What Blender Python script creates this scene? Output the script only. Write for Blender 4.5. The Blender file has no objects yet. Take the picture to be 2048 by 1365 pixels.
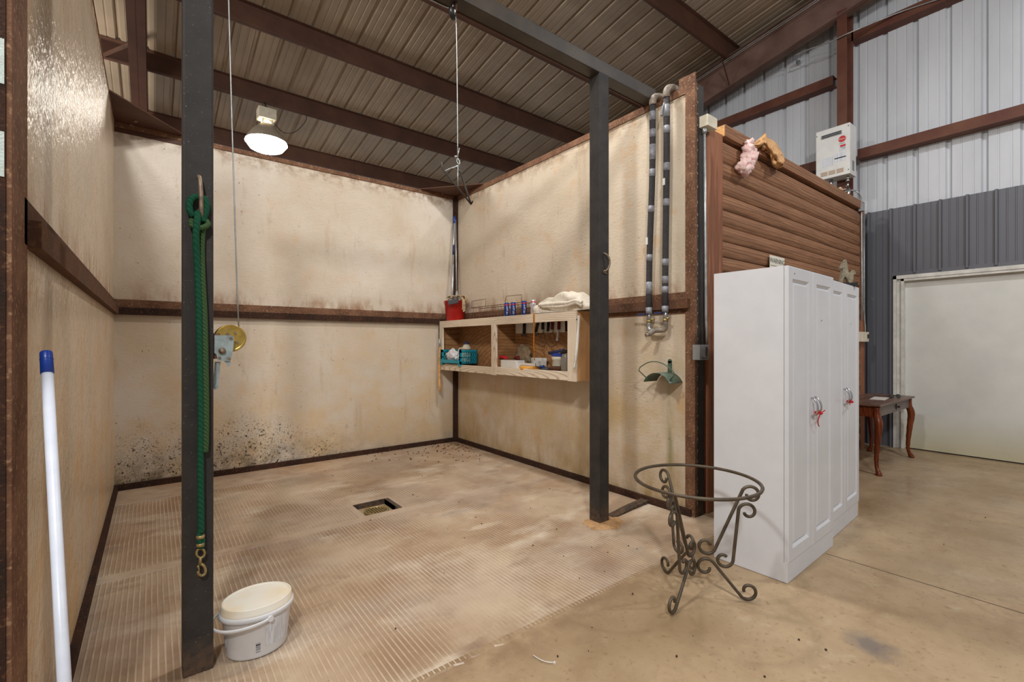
import bpy, bmesh, math, random
from mathutils import Vector, Matrix, Euler
random.seed(7)
S = bpy.context.scene
COL = S.collection
PI = math.pi

# ------------------------------------------------------------------ camera
F_PX, YAW, CY, H = 929.8, math.radians(37.65), 688.0, 1.38
cd = bpy.data.cameras.new('camera'); cam = bpy.data.objects.new('camera', cd); COL.objects.link(cam)
cd.sensor_width = 36; cd.lens = F_PX / 2048 * 36; cd.shift_y = (CY - 682.5) / 2048
cd.clip_start = 0.02
cam.location = (0, 0, H); cam.rotation_euler = (PI / 2, 0, -YAW)
S.camera = cam
# ------------------------------------------------------------------ world, lamps, exposure
w = bpy.data.worlds.new('world'); S.world = w; w.use_nodes = True
bg = w.node_tree.nodes['Background']; bg.inputs[0].default_value = (0.95, 0.97, 1.0, 1); bg.inputs[1].default_value = 0.38
S.view_settings.view_transform = 'Standard'; S.view_settings.look = 'None'
S.view_settings.exposure = -0.08; S.view_settings.gamma = 1.0; S.view_settings.use_curve_mapping = False
def lamp(name, loc, power, size, color=(1, .93, .84), target=None):
    l = bpy.data.lights.new(name, 'AREA'); l.shape = 'DISK'; l.size = size; l.energy = power; l.color = color
    o = bpy.data.objects.new(name, l); COL.objects.link(o); o.location = loc
    if target:
        o.rotation_euler = (Vector(target) - Vector(loc)).to_track_quat('-Z', 'Y').to_euler()
    return o
def bulb(name, loc, power, radius, color=(1, .95, .88)):
    l = bpy.data.lights.new(name, 'POINT'); l.energy = power; l.shadow_soft_size = radius; l.color = color
    o = bpy.data.objects.new(name, l); COL.objects.link(o); o.location = loc; return o
lamp('aisle_lamp', (-0.7, 1.3, 4.85), 85, 0.4, color=(1, .97, .93), target=(1.4, 3.2, 0.6))
bulb('aisle_lamp_spill', (-0.7, 1.3, 4.85), 95, 0.15, (1, .95, .86))
lamp('bay_lamp', (2.6, 3.0, 5.35), 98, 0.42, color=(1, .97, .93))
lamp('far_aisle_lamp', (4.9, -0.9, 5.3), 96, 0.35, color=(.97, .98, 1), target=(6.2, 0.6, 0.8))
lamp('near_aisle_lamp', (-1.4, -2.2, 5.0), 190, 0.4, color=(1, .98, .95), target=(2.6, 1.2, 0.9))
bulb('roof_fill', (-1.9, 8.3, 4.0), 220, 0.12, (1, .93, .82))  # added point light, hidden past the bay walls, brightens the roof ribs

# ------------------------------------------------------------------ view helpers: a pixel of the photograph to a point on a plane
FW = Vector((math.sin(YAW), math.cos(YAW), 0)); RT = Vector((math.cos(YAW), -math.sin(YAW), 0)); CP = Vector((0, 0, H))
def ray(u, v): return FW + RT * ((u - 1024) / F_PX) + Vector((0, 0, (CY - v) / F_PX))
def onz(u, v, z=0.): r = ray(u, v); return CP + r * ((z - H) / r.z)
def onx(u, v, x): r = ray(u, v); return CP + r * (x / r.x)
def ony(u, v, y): r = ray(u, v); return CP + r * (y / r.y)
def atd(u, v, d): return CP + ray(u, v) * d

# ------------------------------------------------------------------ materials
def lin(c):
    out = []
    for x in c:
        x /= 255.
        out.append(x / 12.92 if x <= .04045 else ((x + .055) / 1.055) ** 2.4)
    return (*out, 1)
class Nt:
    def __init__(s, name):
        s.m = bpy.data.materials.new(name); s.m.use_nodes = True; s.t = s.m.node_tree
        s.b = s.t.nodes['Principled BSDF']; s.tc = s.t.nodes.new('ShaderNodeTexCoord')
        s.pos = s.tc.outputs['Object']
    def n(s, k, **kw):
        x = s.t.nodes.new(k)
        for a, v in kw.items(): setattr(x, a, v)
        return x
    def l(s, a, b): s.t.links.new(a, b)
    def map(s, scale=(1, 1, 1), loc=(0, 0, 0), rot=(0, 0, 0)):
        m = s.n('ShaderNodeMapping'); s.l(s.pos, m.inputs[0]); m.inputs['Scale'].default_value = scale
        m.inputs['Location'].default_value = loc; m.inputs['Rotation'].default_value = rot
        return m.outputs[0]
    def noise(s, scale, detail=4, vec=None, rough=.6, dist=0):
        x = s.n('ShaderNodeTexNoise'); x.inputs['Scale'].default_value = scale; x.inputs['Detail'].default_value = detail
        x.inputs['Roughness'].default_value = rough; x.inputs['Distortion'].default_value = dist
        s.l(vec or s.pos, x.inputs['Vector']); return x.outputs[0]
    def ramp(s, v, lo, hi):
        r = s.n('ShaderNodeMapRange'); r.inputs['From Min'].default_value = lo; r.inputs['From Max'].default_value = hi
        r.clamp = True; s.l(v, r.inputs['Value']); return r.outputs[0]
    def math(s, op, a, b=0.):
        m = s.n('ShaderNodeMath', operation=op)
        for i, x in enumerate((a, b)):
            if isinstance(x, (int, float)): m.inputs[i].default_value = x
            else: s.l(x, m.inputs[i])
        return m.outputs[0]
    def mix(s, fac, a, b):
        m = s.n('ShaderNodeMix', data_type='RGBA')
        if isinstance(fac, (int, float)): m.inputs[0].default_value = fac
        else: s.l(fac, m.inputs[0])
        for i, x in ((6, a), (7, b)):
            if isinstance(x, tuple): m.inputs[i].default_value = x if len(x) == 4 and max(x) <= 1 else lin(x[:3])
            else: s.l(x, m.inputs[i])
        return m.outputs[2]
    def xyz(s):
        x = s.n('ShaderNodeSeparateXYZ'); s.l(s.pos, x.inputs[0]); return x.outputs
    def bump(s, h, strength=.3, dist=.01):
        b = s.n('ShaderNodeBump'); b.inputs['Strength'].default_value = strength; b.inputs['Distance'].default_value = dist
        s.l(h, b.inputs['Height']); s.l(b.outputs[0], s.b.inputs['Normal'])
    def done(s, col, rough=.6, metal=0., spec=.5):
        if isinstance(col, tuple): s.b.inputs['Base Color'].default_value = lin(col)
        else: s.l(col, s.b.inputs['Base Color'])
        if isinstance(rough, (int, float)): s.b.inputs['Roughness'].default_value = rough
        else: s.l(rough, s.b.inputs['Roughness'])
        s.b.inputs['Metallic'].default_value = metal; s.b.inputs['Specular IOR Level'].default_value = spec
        return s.m
def plain(name, col, rough=.5, metal=0., vary=.0, scale=12., col2=None, bump=0., spec=.5):
    k = Nt(name); c = lin(col)
    if vary or col2:
        f = k.ramp(k.noise(scale), .38, .68)
        c = k.mix(f, c, lin(col2) if col2 else lin(tuple(max(0, x * (1 - vary)) for x in col)))
        if bump: k.bump(k.noise(scale * 6, 3), bump, .004)
        return k.done(c, rough, metal, spec)
    return k.done(col, rough, metal, spec)
M = {}
def rust(name, a, b, c, bump=.5):
    k = Nt(name)
    col = k.mix(k.ramp(k.noise(7, 5), .35, .65), a, b)
    col = k.mix(k.ramp(k.noise(60, 4), .55, .72), col, c)
    k.bump(k.noise(90, 4), bump, .004)
    return k.done(col, .85, 0, .2)
M['rust'] = rust('rusty_steel', lin((128, 94, 72)), lin((98, 68, 52)), lin((170, 136, 108)))
M['rust_dark'] = rust('dark_rusty_steel', lin((66, 44, 34)), lin((48, 36, 31)), lin((104, 70, 48)))
M['rail'] = rust('rail_steel', lin((84, 62, 52)), lin((100, 68, 48)), lin((126, 92, 66)), .3)
def red_iron(name, a, b):
    k = Nt(name); col = k.mix(k.ramp(k.noise(3, 5), .35, .7), a, b)
    k.bump(k.noise(60, 3), .1, .003); return k.done(col, .6, 0, .3)
M['purlin'] = red_iron('brown_primer', lin((74, 50, 40)), lin((92, 62, 47)))
M['rafter'] = red_iron('rafter_primer', lin((122, 96, 86)), lin((96, 71, 63)))
M['rafter_shaded'] = red_iron('shaded_rafter_primer', lin((66, 42, 33)), lin((82, 52, 40)))  # shaded copy of the rafter primer, shade painted in for the left rafter
M['girt'] = red_iron('girt_primer', lin((92, 54, 45)), lin((110, 72, 54)))
def dark_steel():
    k = Nt('black_painted_steel')
    col = k.mix(k.ramp(k.noise(9, 6), .4, .75), lin((48, 46, 45)), lin((62, 58, 55)))
    col = k.mix(k.ramp(k.noise(130, 2), .68, .78), col, lin((125, 118, 112)))
    z = k.xyz()[2]
    low = k.math('MULTIPLY', k.ramp(z, .16, .02), k.ramp(k.noise(25, 4), .35, .6))
    col = k.mix(low, col, lin((96, 76, 60)))
    k.bump(k.noise(40, 3), .06, .003); return k.done(col, .6, 0, .3)
M['steel'] = dark_steel()
def header_steel():
    k = Nt('header_steel'); col = k.mix(k.ramp(k.noise(5, 6), .4, .7), lin((58, 53, 49)), lin((76, 68, 60)))
    return k.done(col, .5, 0, .4)
M['header'] = header_steel()
def panel(name, base, low, mould, rustamt, rough=.42, bmp=.3):
    # washed down panel: cream paint, orange rust blooms, scuffs, mould dots close to the floor
    k = Nt(name); z = k.xyz()[2]
    col = k.mix(k.ramp(k.noise(1.3, 6), .35, .68), base, lin((198, 182, 160)))
    col = k.mix(k.math('MULTIPLY', k.ramp(k.noise(2.3, 5), .42, .66), k.ramp(z, 1.75, .9)), col, low)
    f = k.math('MULTIPLY', k.ramp(k.noise(3.1, 5, k.map((1, 1, 1), (4, 2, 7))), .57, .74), rustamt * .62)
    col = k.mix(f, col, lin((208, 160, 104)))
    streak = k.ramp(k.noise(6, 5, k.map((1, 1, .16), (3, 3, 3))), .6, .74)
    col = k.mix(k.math('MULTIPLY', streak, .45), col, lin((180, 150, 115)))
    # brown run-off just above the mid rail, dirty line below the top rail
    band = k.math('MULTIPLY', k.ramp(z, 1.98, 1.80), k.ramp(z, 1.76, 1.80))
    col = k.mix(k.math('MULTIPLY', band, k.ramp(k.noise(9, 5, k.map((1, 1, .4))), .42, .66)), col, lin((150, 110, 78)))
    top = k.math('MULTIPLY', k.ramp(z, 3.25, 3.42), k.ramp(k.noise(11, 5), .42, .6))
    col = k.mix(top, col, lin((150, 122, 96)))
    if mould:
        d1 = k.ramp(k.noise(48, 2), .60, .64); d2 = k.ramp(k.noise(110, 2), .60, .64)
        dots = k.math('MAXIMUM', d1, d2)
        x_ = k.xyz()[0]
        side = k.math('MAXIMUM', k.ramp(x_, 2.6, .9), .22)
        gate = k.ramp(k.math('MULTIPLY', k.math('MULTIPLY', k.ramp(z, .95, .04), side), k.noise(3.2, 5)), .16, .34)
        col = k.mix(k.math('MULTIPLY', dots, gate), col, lin((40, 34, 27)))
        soot = k.math('MULTIPLY', k.math('MULTIPLY', k.ramp(z, .42, .04), side), k.ramp(k.noise(7, 6), .36, .62))
        col = k.mix(k.math('MULTIPLY', soot, .85), col, lin((92, 78, 56)))
    if name.endswith('right'):
        y_ = k.xyz()[1]; off = k.math('ABSOLUTE', k.math('SUBTRACT', y_, 2.262))
        gs_ = k.math('MULTIPLY', k.math('MULTIPLY', k.ramp(off, .045, .004), k.ramp(z, 1.22, 1.12)), k.ramp(k.noise(16, 5, k.map((1, 1, .2))), .34, .6))
        col = k.mix(k.math('MULTIPLY', gs_, .7), col, lin((128, 124, 72)))
        col = k.mix(k.math('MULTIPLY', k.ramp(z, .55, .05), k.ramp(k.noise(5, 5, k.map((1, 1, .4))), .4, .65)), col, lin((164, 138, 96)))
    scr = k.ramp(k.noise(9, 6, k.map((1, 1, .35), (6, 2, 8)), .75), .60, .70)
    col = k.mix(k.math('MULTIPLY', scr, .35), col, lin((150, 124, 98)))
    sp = k.ramp(k.noise(42, 2, k.map((1, 1, 1), (9, 1, 4))), .72, .76)
    col = k.mix(sp, col, lin((95, 72, 54)))
    if name.endswith('left'):
        y_ = k.xyz()[1]
        pe = k.math('MULTIPLY', k.ramp(y_, 2.06, 1.9), k.ramp(k.noise(13, 5), .4, .6))
        col = k.mix(k.math('MULTIPLY', pe, .7), col, lin((206, 158, 104)))
        blot = k.ramp(k.noise(26, 4, k.map((1, 1, .6))), .54, .68)
        col = k.mix(k.math('MULTIPLY', blot, .3), col, lin((172, 138, 104)))
    h = k.math('ADD', k.noise(46 if name.endswith('left') else 70, 3, k.map((1, 1, .45) if name.endswith('left') else (.35, .35, 1))), k.noise(14, 3))
    k.bump(h, bmp, .012 if name.endswith('left') else .008)
    return k.done(col, rough, 0, .5)
M['panel_back'] = panel('washed_panel_back', lin((214, 204, 190)), lin((208, 184, 148)), True, .45)
M['panel_right'] = panel('washed_panel_right', lin((210, 196, 176)), lin((192, 168, 128)), False, 1., .4, .35)
M['panel_left'] = panel('washed_panel_left', lin((220, 200, 176)), lin((214, 180, 136)), False, .6, .24, .9)
def concrete_smooth():
    k = Nt('smooth_concrete')
    col = k.mix(k.ramp(k.noise(1.1, 7), .35, .68), lin((186, 162, 130)), lin((156, 132, 101)))
    col = k.mix(k.ramp(k.noise(3.7, 6, k.map((1, 1, 1), (5, 5, 0))), .60, .78), col, lin((196, 180, 154)))
    col = k.mix(k.math('MULTIPLY', k.ramp(k.noise(18, 5), .62, .72), .7), col, lin((132, 106, 80)))
    col = k.mix(k.ramp(k.noise(75, 2), .73, .77), col, lin((96, 78, 60)))
    col = k.mix(k.math('MULTIPLY', k.ramp(k.noise(4.5, 7, k.map((1, 1, 1), (2, 12, 0)), .7), .48, .66), .5), col, lin((146, 120, 92)))
    col = k.mix(k.math('MULTIPLY', k.ramp(k.noise(38, 4), .60, .70), .5), col, lin((120, 98, 76)))
    vor = k.n('ShaderNodeTexVoronoi', feature='DISTANCE_TO_EDGE'); vor.inputs['Scale'].default_value = .55
    wv = k.n('ShaderNodeVectorMath', operation='ADD'); k.l(k.pos, wv.inputs[0])
    nz = k.n('ShaderNodeTexNoise'); nz.inputs['Scale'].default_value = 2.5; nz.inputs['Detail'].default_value = 6; k.l(k.pos, nz.inputs['Vector'])
    k.l(nz.outputs[1], wv.inputs[1]); k.l(wv.outputs[0], vor.inputs['Vector'])
    col = k.mix(k.math('MULTIPLY', k.ramp(vor.outputs[0], .008, .001), .0), col, lin((120, 94, 68)))
    x, y, zz_ = k.xyz()
    def spot(cx, cy, r0, r1):
        dx = k.math('SUBTRACT', x, cx); dy = k.math('SUBTRACT', y, cy); d = k.math('SQRT', k.math('ADD', k.math('MULTIPLY', dx, dx), k.math('MULTIPLY', dy, dy)))
        return k.ramp(k.math('ADD', d, k.math('MULTIPLY', k.math('SUBTRACT', k.noise(7, 5), .5), .22)), r1, r0)
    col = k.mix(k.math('MULTIPLY', spot(2.60, .68, .03, .13), .7), col, lin((92, 88, 92)))
    ringm = k.math('MULTIPLY', spot(3.02, .92, .20, .23), k.math('SUBTRACT', 1., spot(3.02, .92, .17, .20)))
    col = k.mix(k.math('MULTIPLY', ringm, .16), col, lin((132, 98, 64)))
    ringm = k.math('MULTIPLY', spot(3.55, .33, .15, .18), k.math('SUBTRACT', 1., spot(3.55, .33, .12, .15)))
    col = k.mix(k.math('MULTIPLY', ringm, .25), col, lin((120, 102, 84)))
    edge = k.math('MULTIPLY', k.ramp(y, 1.45, 1.72), k.ramp(k.noise(5, 5), .35, .6))
    col = k.mix(k.math('MULTIPLY', edge, .85), col, lin((138, 112, 86)))
    k.bump(k.noise(30, 4), .12, .004)
    return k.done(col, k.ramp(k.noise(2, 4), .2, .9), 0, .4)
M['concrete'] = concrete_smooth()
PITCH, DEP = .0254, .0018
def concrete_ribbed():
    k = Nt('grooved_concrete'); x, y, z = k.xyz()
    col = k.mix(k.ramp(k.noise(1.6, 6), .36, .66), lin((190, 170, 146)), lin((164, 136, 108)))
    white = k.ramp(k.noise(1.9, 5, k.map((.8, 1.6, 1), (2.2, 7.1, 0))), .54, .70)
    col = k.mix(white, col, lin((212, 198, 178)))
    dark = k.ramp(k.noise(2.6, 6, k.map((1, 1.8, 1), (1, 4, 0))), .58, .72)
    col = k.mix(k.math('MULTIPLY', dark, .75), col, lin((132, 108, 88)))
    smut = k.math('MULTIPLY', k.ramp(k.noise(1.3, 5, k.map((.8, 2.2, 1), (4, 9, 0))), .55, .7), .5)
    col = k.mix(smut, col, lin((138, 126, 122)))
    orange = k.math('MULTIPLY', k.ramp(y, 4.9, 5.7), k.ramp(k.noise(3, 5), .35, .6))
    col = k.mix(k.math('MULTIPLY', orange, .6), col, lin((172, 124, 80)))
    big = k.mix(k.ramp(k.noise(1.1, 3, k.map((1, 1, 1), (11, 3, 0))), .45, .62), col, lin((170, 152, 136)))
    col = k.mix(.5, col, big)
    rid = k.ramp(z, -DEP * .7, -DEP * .06)
    worn = k.ramp(k.math('ADD', k.math('MULTIPLY', k.noise(1.9, 5), .6), k.math('MULTIPLY', k.noise(9, 4), .4)), .42, .62)
    col = k.mix(k.math('MULTIPLY', k.math('MULTIPLY', rid, worn), .5), col, lin((224, 208, 186)))
    gro = k.math('MULTIPLY', k.ramp(z, -DEP * .25, -DEP * .9), k.ramp(k.noise(2.4, 5, k.map((1, 1, 1), (8, 8, 0))), .44, .66))
    col = k.mix(k.math('MULTIPLY', gro, .55), col, lin((132, 102, 78)))
    col = k.mix(k.ramp(k.noise(80, 2), .73, .77), col, lin((92, 74, 58)))
    k.bump(k.noise(36, 4), .15, .004)
    return k.done(col, .75, 0, .3)
M['ribbed'] = concrete_ribbed()
def roof_metal():
    k = Nt('galvanised_roof'); col = k.mix(k.ramp(k.noise(1.0, 4), .35, .7), lin((176, 158, 138)), lin((152, 136, 117)))
    return k.done(col, .4, .15, .5)
M['roof'] = roof_metal()
def sheet(name, a, b, spots):
    k = Nt(name); col = k.mix(k.ramp(k.noise(2.2, 5, k.map((1, 1, .25))), .35, .7), a, b)
    col = k.mix(k.ramp(k.noise(16, 3, k.map((1, 1, .6))), .74, .77), col, spots)
    return k.done(col, .45, 0, .5)
M['sheet_white'] = sheet('white_wall_sheet', lin((202, 205, 210)), lin((186, 189, 194)), lin((96, 90, 84)))
M['sheet_grey'] = sheet('grey_wall_sheet', lin((97, 98, 105)), lin((86, 87, 93)), lin((120, 110, 104)))
def door_mat():
    k = Nt('door_white'); z = k.xyz()[2]
    col = k.mix(k.ramp(k.noise(2.2, 5), .35, .7), lin((212, 212, 206)), lin((200, 200, 196)))
    col = k.mix(k.math('MULTIPLY', k.ramp(z, .5, 0), .8), col, lin((190, 180, 140)))
    col = k.mix(k.ramp(k.noise(60, 2), .74, .78), col, lin((110, 100, 86)))
    return k.done(col, .5, 0, .4)
M['door'] = door_mat()
M['trim'] = plain('white_trim', (214, 212, 204), .55, 0, .12, 9)
def wood(name, a, b, c, stretch, scale=5, rough=.6):
    k = Nt(name)
    v = k.map(stretch)
    g = k.noise(scale, 6, v, .62, 1.2)
    col = k.mix(k.ramp(g, .36, .66), a, b)
    wv = k.n('ShaderNodeTexWave', wave_type='RINGS'); wv.inputs['Scale'].default_value = scale * .55; wv.inputs['Distortion'].default_value = 5
    wv.inputs['Detail'].default_value = 3; wv.inputs['Detail Scale'].default_value = .8; k.l(v, wv.inputs['Vector'])
    col = k.mix(k.math('MULTIPLY', k.ramp(wv.outputs[1], .72, .95), .6), col, c)
    k.bump(g, .12, .004)
    return k.done(col, rough, 0, .3)
M['log'] = wood('stained_log_siding', lin((156, 112, 80)), lin((126, 89, 64)), lin((90, 60, 42)), (.5, 6, 6), 4)
M['log_trim'] = wood('stained_trim', lin((162, 108, 78)), lin((136, 88, 64)), lin((106, 66, 46)), (9, 9, .6), 4)
M['log_cut'] = plain('fresh_cut_wood', (222, 168, 104), .7, 0, .2, 20)
M['pine'] = wood('pine_boards', lin((234, 222, 203)), lin((222, 206, 182)), lin((172, 132, 98)), (7, .7, 7), 5)
M['pine_v'] = wood('pine_upright', lin((234, 222, 203)), lin((222, 206, 182)), lin((172, 132, 98)), (8, 8, .8), 5)
M['ply'] = wood('plywood', lin((178, 134, 90)), lin((150, 106, 68)), lin((126, 84, 52)), (1, 2.4, 5), 3)
M['ply_light'] = wood('light_plywood', lin((196, 152, 106)), lin((176, 132, 88)), lin((150, 108, 70)), (5, 5, .9), 3)
M['cherry'] = wood('cherry_wood', lin((128, 62, 30)), lin((96, 44, 22)), lin((70, 30, 16)), (6, 6, .8), 4, .28)
M['cherry_top'] = wood('worn_tabletop', lin((120, 92, 80)), lin((98, 72, 60)), lin((78, 52, 42)), (.8, 6, 6), 4, .35)
M['drawer'] = plain('drawer_grey', (116, 104, 98), .5, 0, .15, 10)
M['white_lam'] = plain('white_laminate', (217, 219, 224), .35, 0, .03, 4)
M['raw_wood'] = plain('raw_plinth', (200, 160, 110), .8, 0, .2, 12)
M['chrome'] = plain('brushed_nickel', (190, 190, 192), .25, 1.)
M['galv'] = plain('galvanised', (178, 182, 182), .4, .7, .15, 20)
M['zinc'] = plain('zinc_plate', (166, 180, 182), .4, .15, .2, 25)
M['brass'] = plain('yellow_zinc', (206, 172, 86), .3, .6, .25, 14)
M['bronze'] = plain('old_brass', (176, 156, 106), .45, .6, .25, 60)
M['iron'] = plain('wrought_iron', (94, 82, 66), .5, .35, 0, 14, (72, 62, 52))
M['bare'] = plain('bare_steel', (150, 132, 112), .5, .5, .3, 40)
M['bucket'] = plain('white_plastic', (222, 224, 228), .4, 0, .04, 10)
M['lid'] = plain('dusty_lid', (228, 224, 212), .5, 0, 0, 6, (226, 208, 176))
M['label'] = None
M['blue'] = plain('blue_plastic', (22, 62, 156), .35)
M['pole'] = plain('white_pole', (216, 222, 236), .35, 0, .06, 8)
M['alu'] = plain('aluminium_pole', (190, 192, 200), .35, .6)
M['navy'] = plain('navy_grip', (38, 48, 84), .6)
M['rope_green'] = None
M['red'] = plain('red_plastic', (200, 36, 36), .4, 0, .15, 14)
M['mop'] = plain('mop_cotton', (196, 172, 136), .95, 0, .35, 40)
M['greyplastic'] = plain('grey_plastic', (72, 74, 80), .5)
M['teal'] = plain('teal_plastic', (26, 150, 172), .45, 0, .1, 12)
M['cloth'] = plain('white_cloth', (216, 214, 216), .9, 0, .12, 30, bump=.4)
M['towel'] = plain('cream_towel', (226, 216, 200), .95, 0, .1, 40, bump=.5)
M['wire'] = plain('rusty_wire', (128, 98, 74), .6, .4, .25, 50)
M['darkwire'] = plain('dark_rod', (52, 46, 42), .5, .5)
M['can_blue'] = plain('blue_can', (30, 66, 150), .3, .5)
M['can_silver'] = plain('silver_can', (206, 206, 212), .3, .5)
M['red_ink'] = plain('red_ink', (196, 40, 44), .5)
M['black'] = plain('black_plastic', (26, 25, 26), .45)
M['maroon'] = plain('maroon_handle', (110, 32, 30), .5)
M['white'] = plain('white_paint', (224, 222, 216), .5)
M['ivory'] = plain('ivory_plastic', (222, 214, 192), .5, 0, .1, 10)
M['bone'] = plain('white_tube', (220, 214, 204), .5, 0, .12, 10)
M['orange'] = plain('orange_yellow', (224, 158, 58), .5, 0, .1, 10)
M['tan'] = plain('tan_canvas', (150, 128, 100), .9, 0, .3, 16, bump=.4)
M['brush'] = plain('brown_bristle', (92, 54, 34), .9, 0, .3, 60)
M['foam'] = None
M['tape'] = plain('duct_tape', (146, 148, 156), .5, 0, .25, 30)
M['foam'] = plain('black_foam', (60, 58, 60), .9, 0, .18, 40)
M['copper'] = plain('dirty_fitting', (150, 138, 124), .6, .1, .35, 30)
M['greenmetal'] = plain('green_enamel', (84, 104, 88), .45, 0, .2, 16)
M['grey_box'] = plain('grey_box', (152, 154, 156), .5, .2, .08, 12)
M['pink'] = plain('pink_fibreglass', (232, 184, 180), 1, 0, 0, 30, (240, 222, 214), bump=.9)
M['kraft'] = plain('kraft_paper', (216, 168, 116), .75, 0, .14, 9, bump=.35)
M['heater'] = plain('heater_enamel', (222, 221, 217), .45, 0, .05, 6)
M['louvre'] = plain('louvre_rust', (176, 140, 96), .6)
M['teal_ink'] = plain('teal_ink', (60, 150, 150), .5)
M['ink'] = plain('black_ink', (34, 32, 34), .6)
M['sign'] = plain('sign_cream', (226, 222, 206), .5)
M['horse'] = plain('carved_stone', (150, 140, 118), .9, 0, .4, 40, bump=.6)
M['string_red'] = plain('red_string', (196, 24, 44), .8)
M['dirt'] = plain('dirt_clod', (74, 56, 42), .95, 0, .3, 50)
M['paint_pale'] = plain('pale_paint', (206, 222, 218), .7, 0, 0, 30, (190, 200, 192), bump=.4)
M['lens'] = plain('sunglass_lens', (16, 15, 16), .08)
M['paper'] = plain('paper', (206, 200, 192), .8)
M['cord'] = plain('black_cord', (44, 38, 34), .6)
M['reflector'] = plain('aluminium_reflector', (196, 184, 166), .35, .5)
M['twine'] = plain('jute_twine', (206, 168, 120), .9)
def glass_mat():
    k = Nt('jar_glass'); k.b.inputs['Transmission Weight'].default_value = .8; k.b.inputs['IOR'].default_value = 1.3
    return k.done((214, 214, 200), .12)
M['glass'] = glass_mat()
def label_mat():
    k = Nt('printed_label'); v = k.map((1, 1, 1))
    x, y, z = k.xyz()
    rows = k.ramp(k.math('SINE', k.math('MULTIPLY', z, 2 * PI / .0055)), .1, .5)
    br = k.ramp(k.noise(160, 1, k.map((1, 1, .02))), .46, .52)
    col = k.mix(k.math('MULTIPLY', rows, k.math('MULTIPLY', br, .75)), lin((218, 220, 226)), lin((120, 128, 142)))
    return k.done(col, .45)
M['label'] = label_mat()
def barcode_mat():
    k = Nt('barcode'); z = k.xyz()[2]
    f = k.ramp(k.noise(420, 1, k.map((.02, .02, 1))), .48, .52)
    return k.done(k.mix(f, lin((60, 64, 72)), lin((206, 208, 214))), .5)
M['barcode'] = barcode_mat()
def rope_mat(name, a, b, scale, axis=(1, 1, 1)):
    k = Nt(name)
    wv = k.n('ShaderNodeTexWave', wave_type='BANDS', bands_direction='DIAGONAL'); wv.inputs['Scale'].default_value = scale; wv.inputs['Distortion'].default_value = 2
    k.l(k.map(axis), wv.inputs['Vector'])
    col = k.mix(k.ramp(wv.outputs[1], .3, .7), a, b)
    k.bump(k.noise(300, 3), .8, .004)
    return k.done(col, .95, 0, .1)
M['rope_green'] = rope_mat('green_lead_rope', lin((30, 78, 60)), lin((38, 90, 66)), 30)
M['rope_yellow'] = rope_mat('frayed_green_rope', lin((84, 100, 60)), lin((46, 84, 58)), 40)
M['twist'] = rope_mat('orange_brown_rope', lin((226, 142, 40)), lin((98, 52, 22)), 26, (1, 1, 1.2))
def emit():
    k = Nt('lamp_lens'); k.b.inputs['Emission Color'].default_value = (1, .93, .82, 1); k.b.inputs['Emission Strength'].default_value = 60
    return k.done((255, 250, 240), .4)
M['lens_lit'] = emit()

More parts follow.
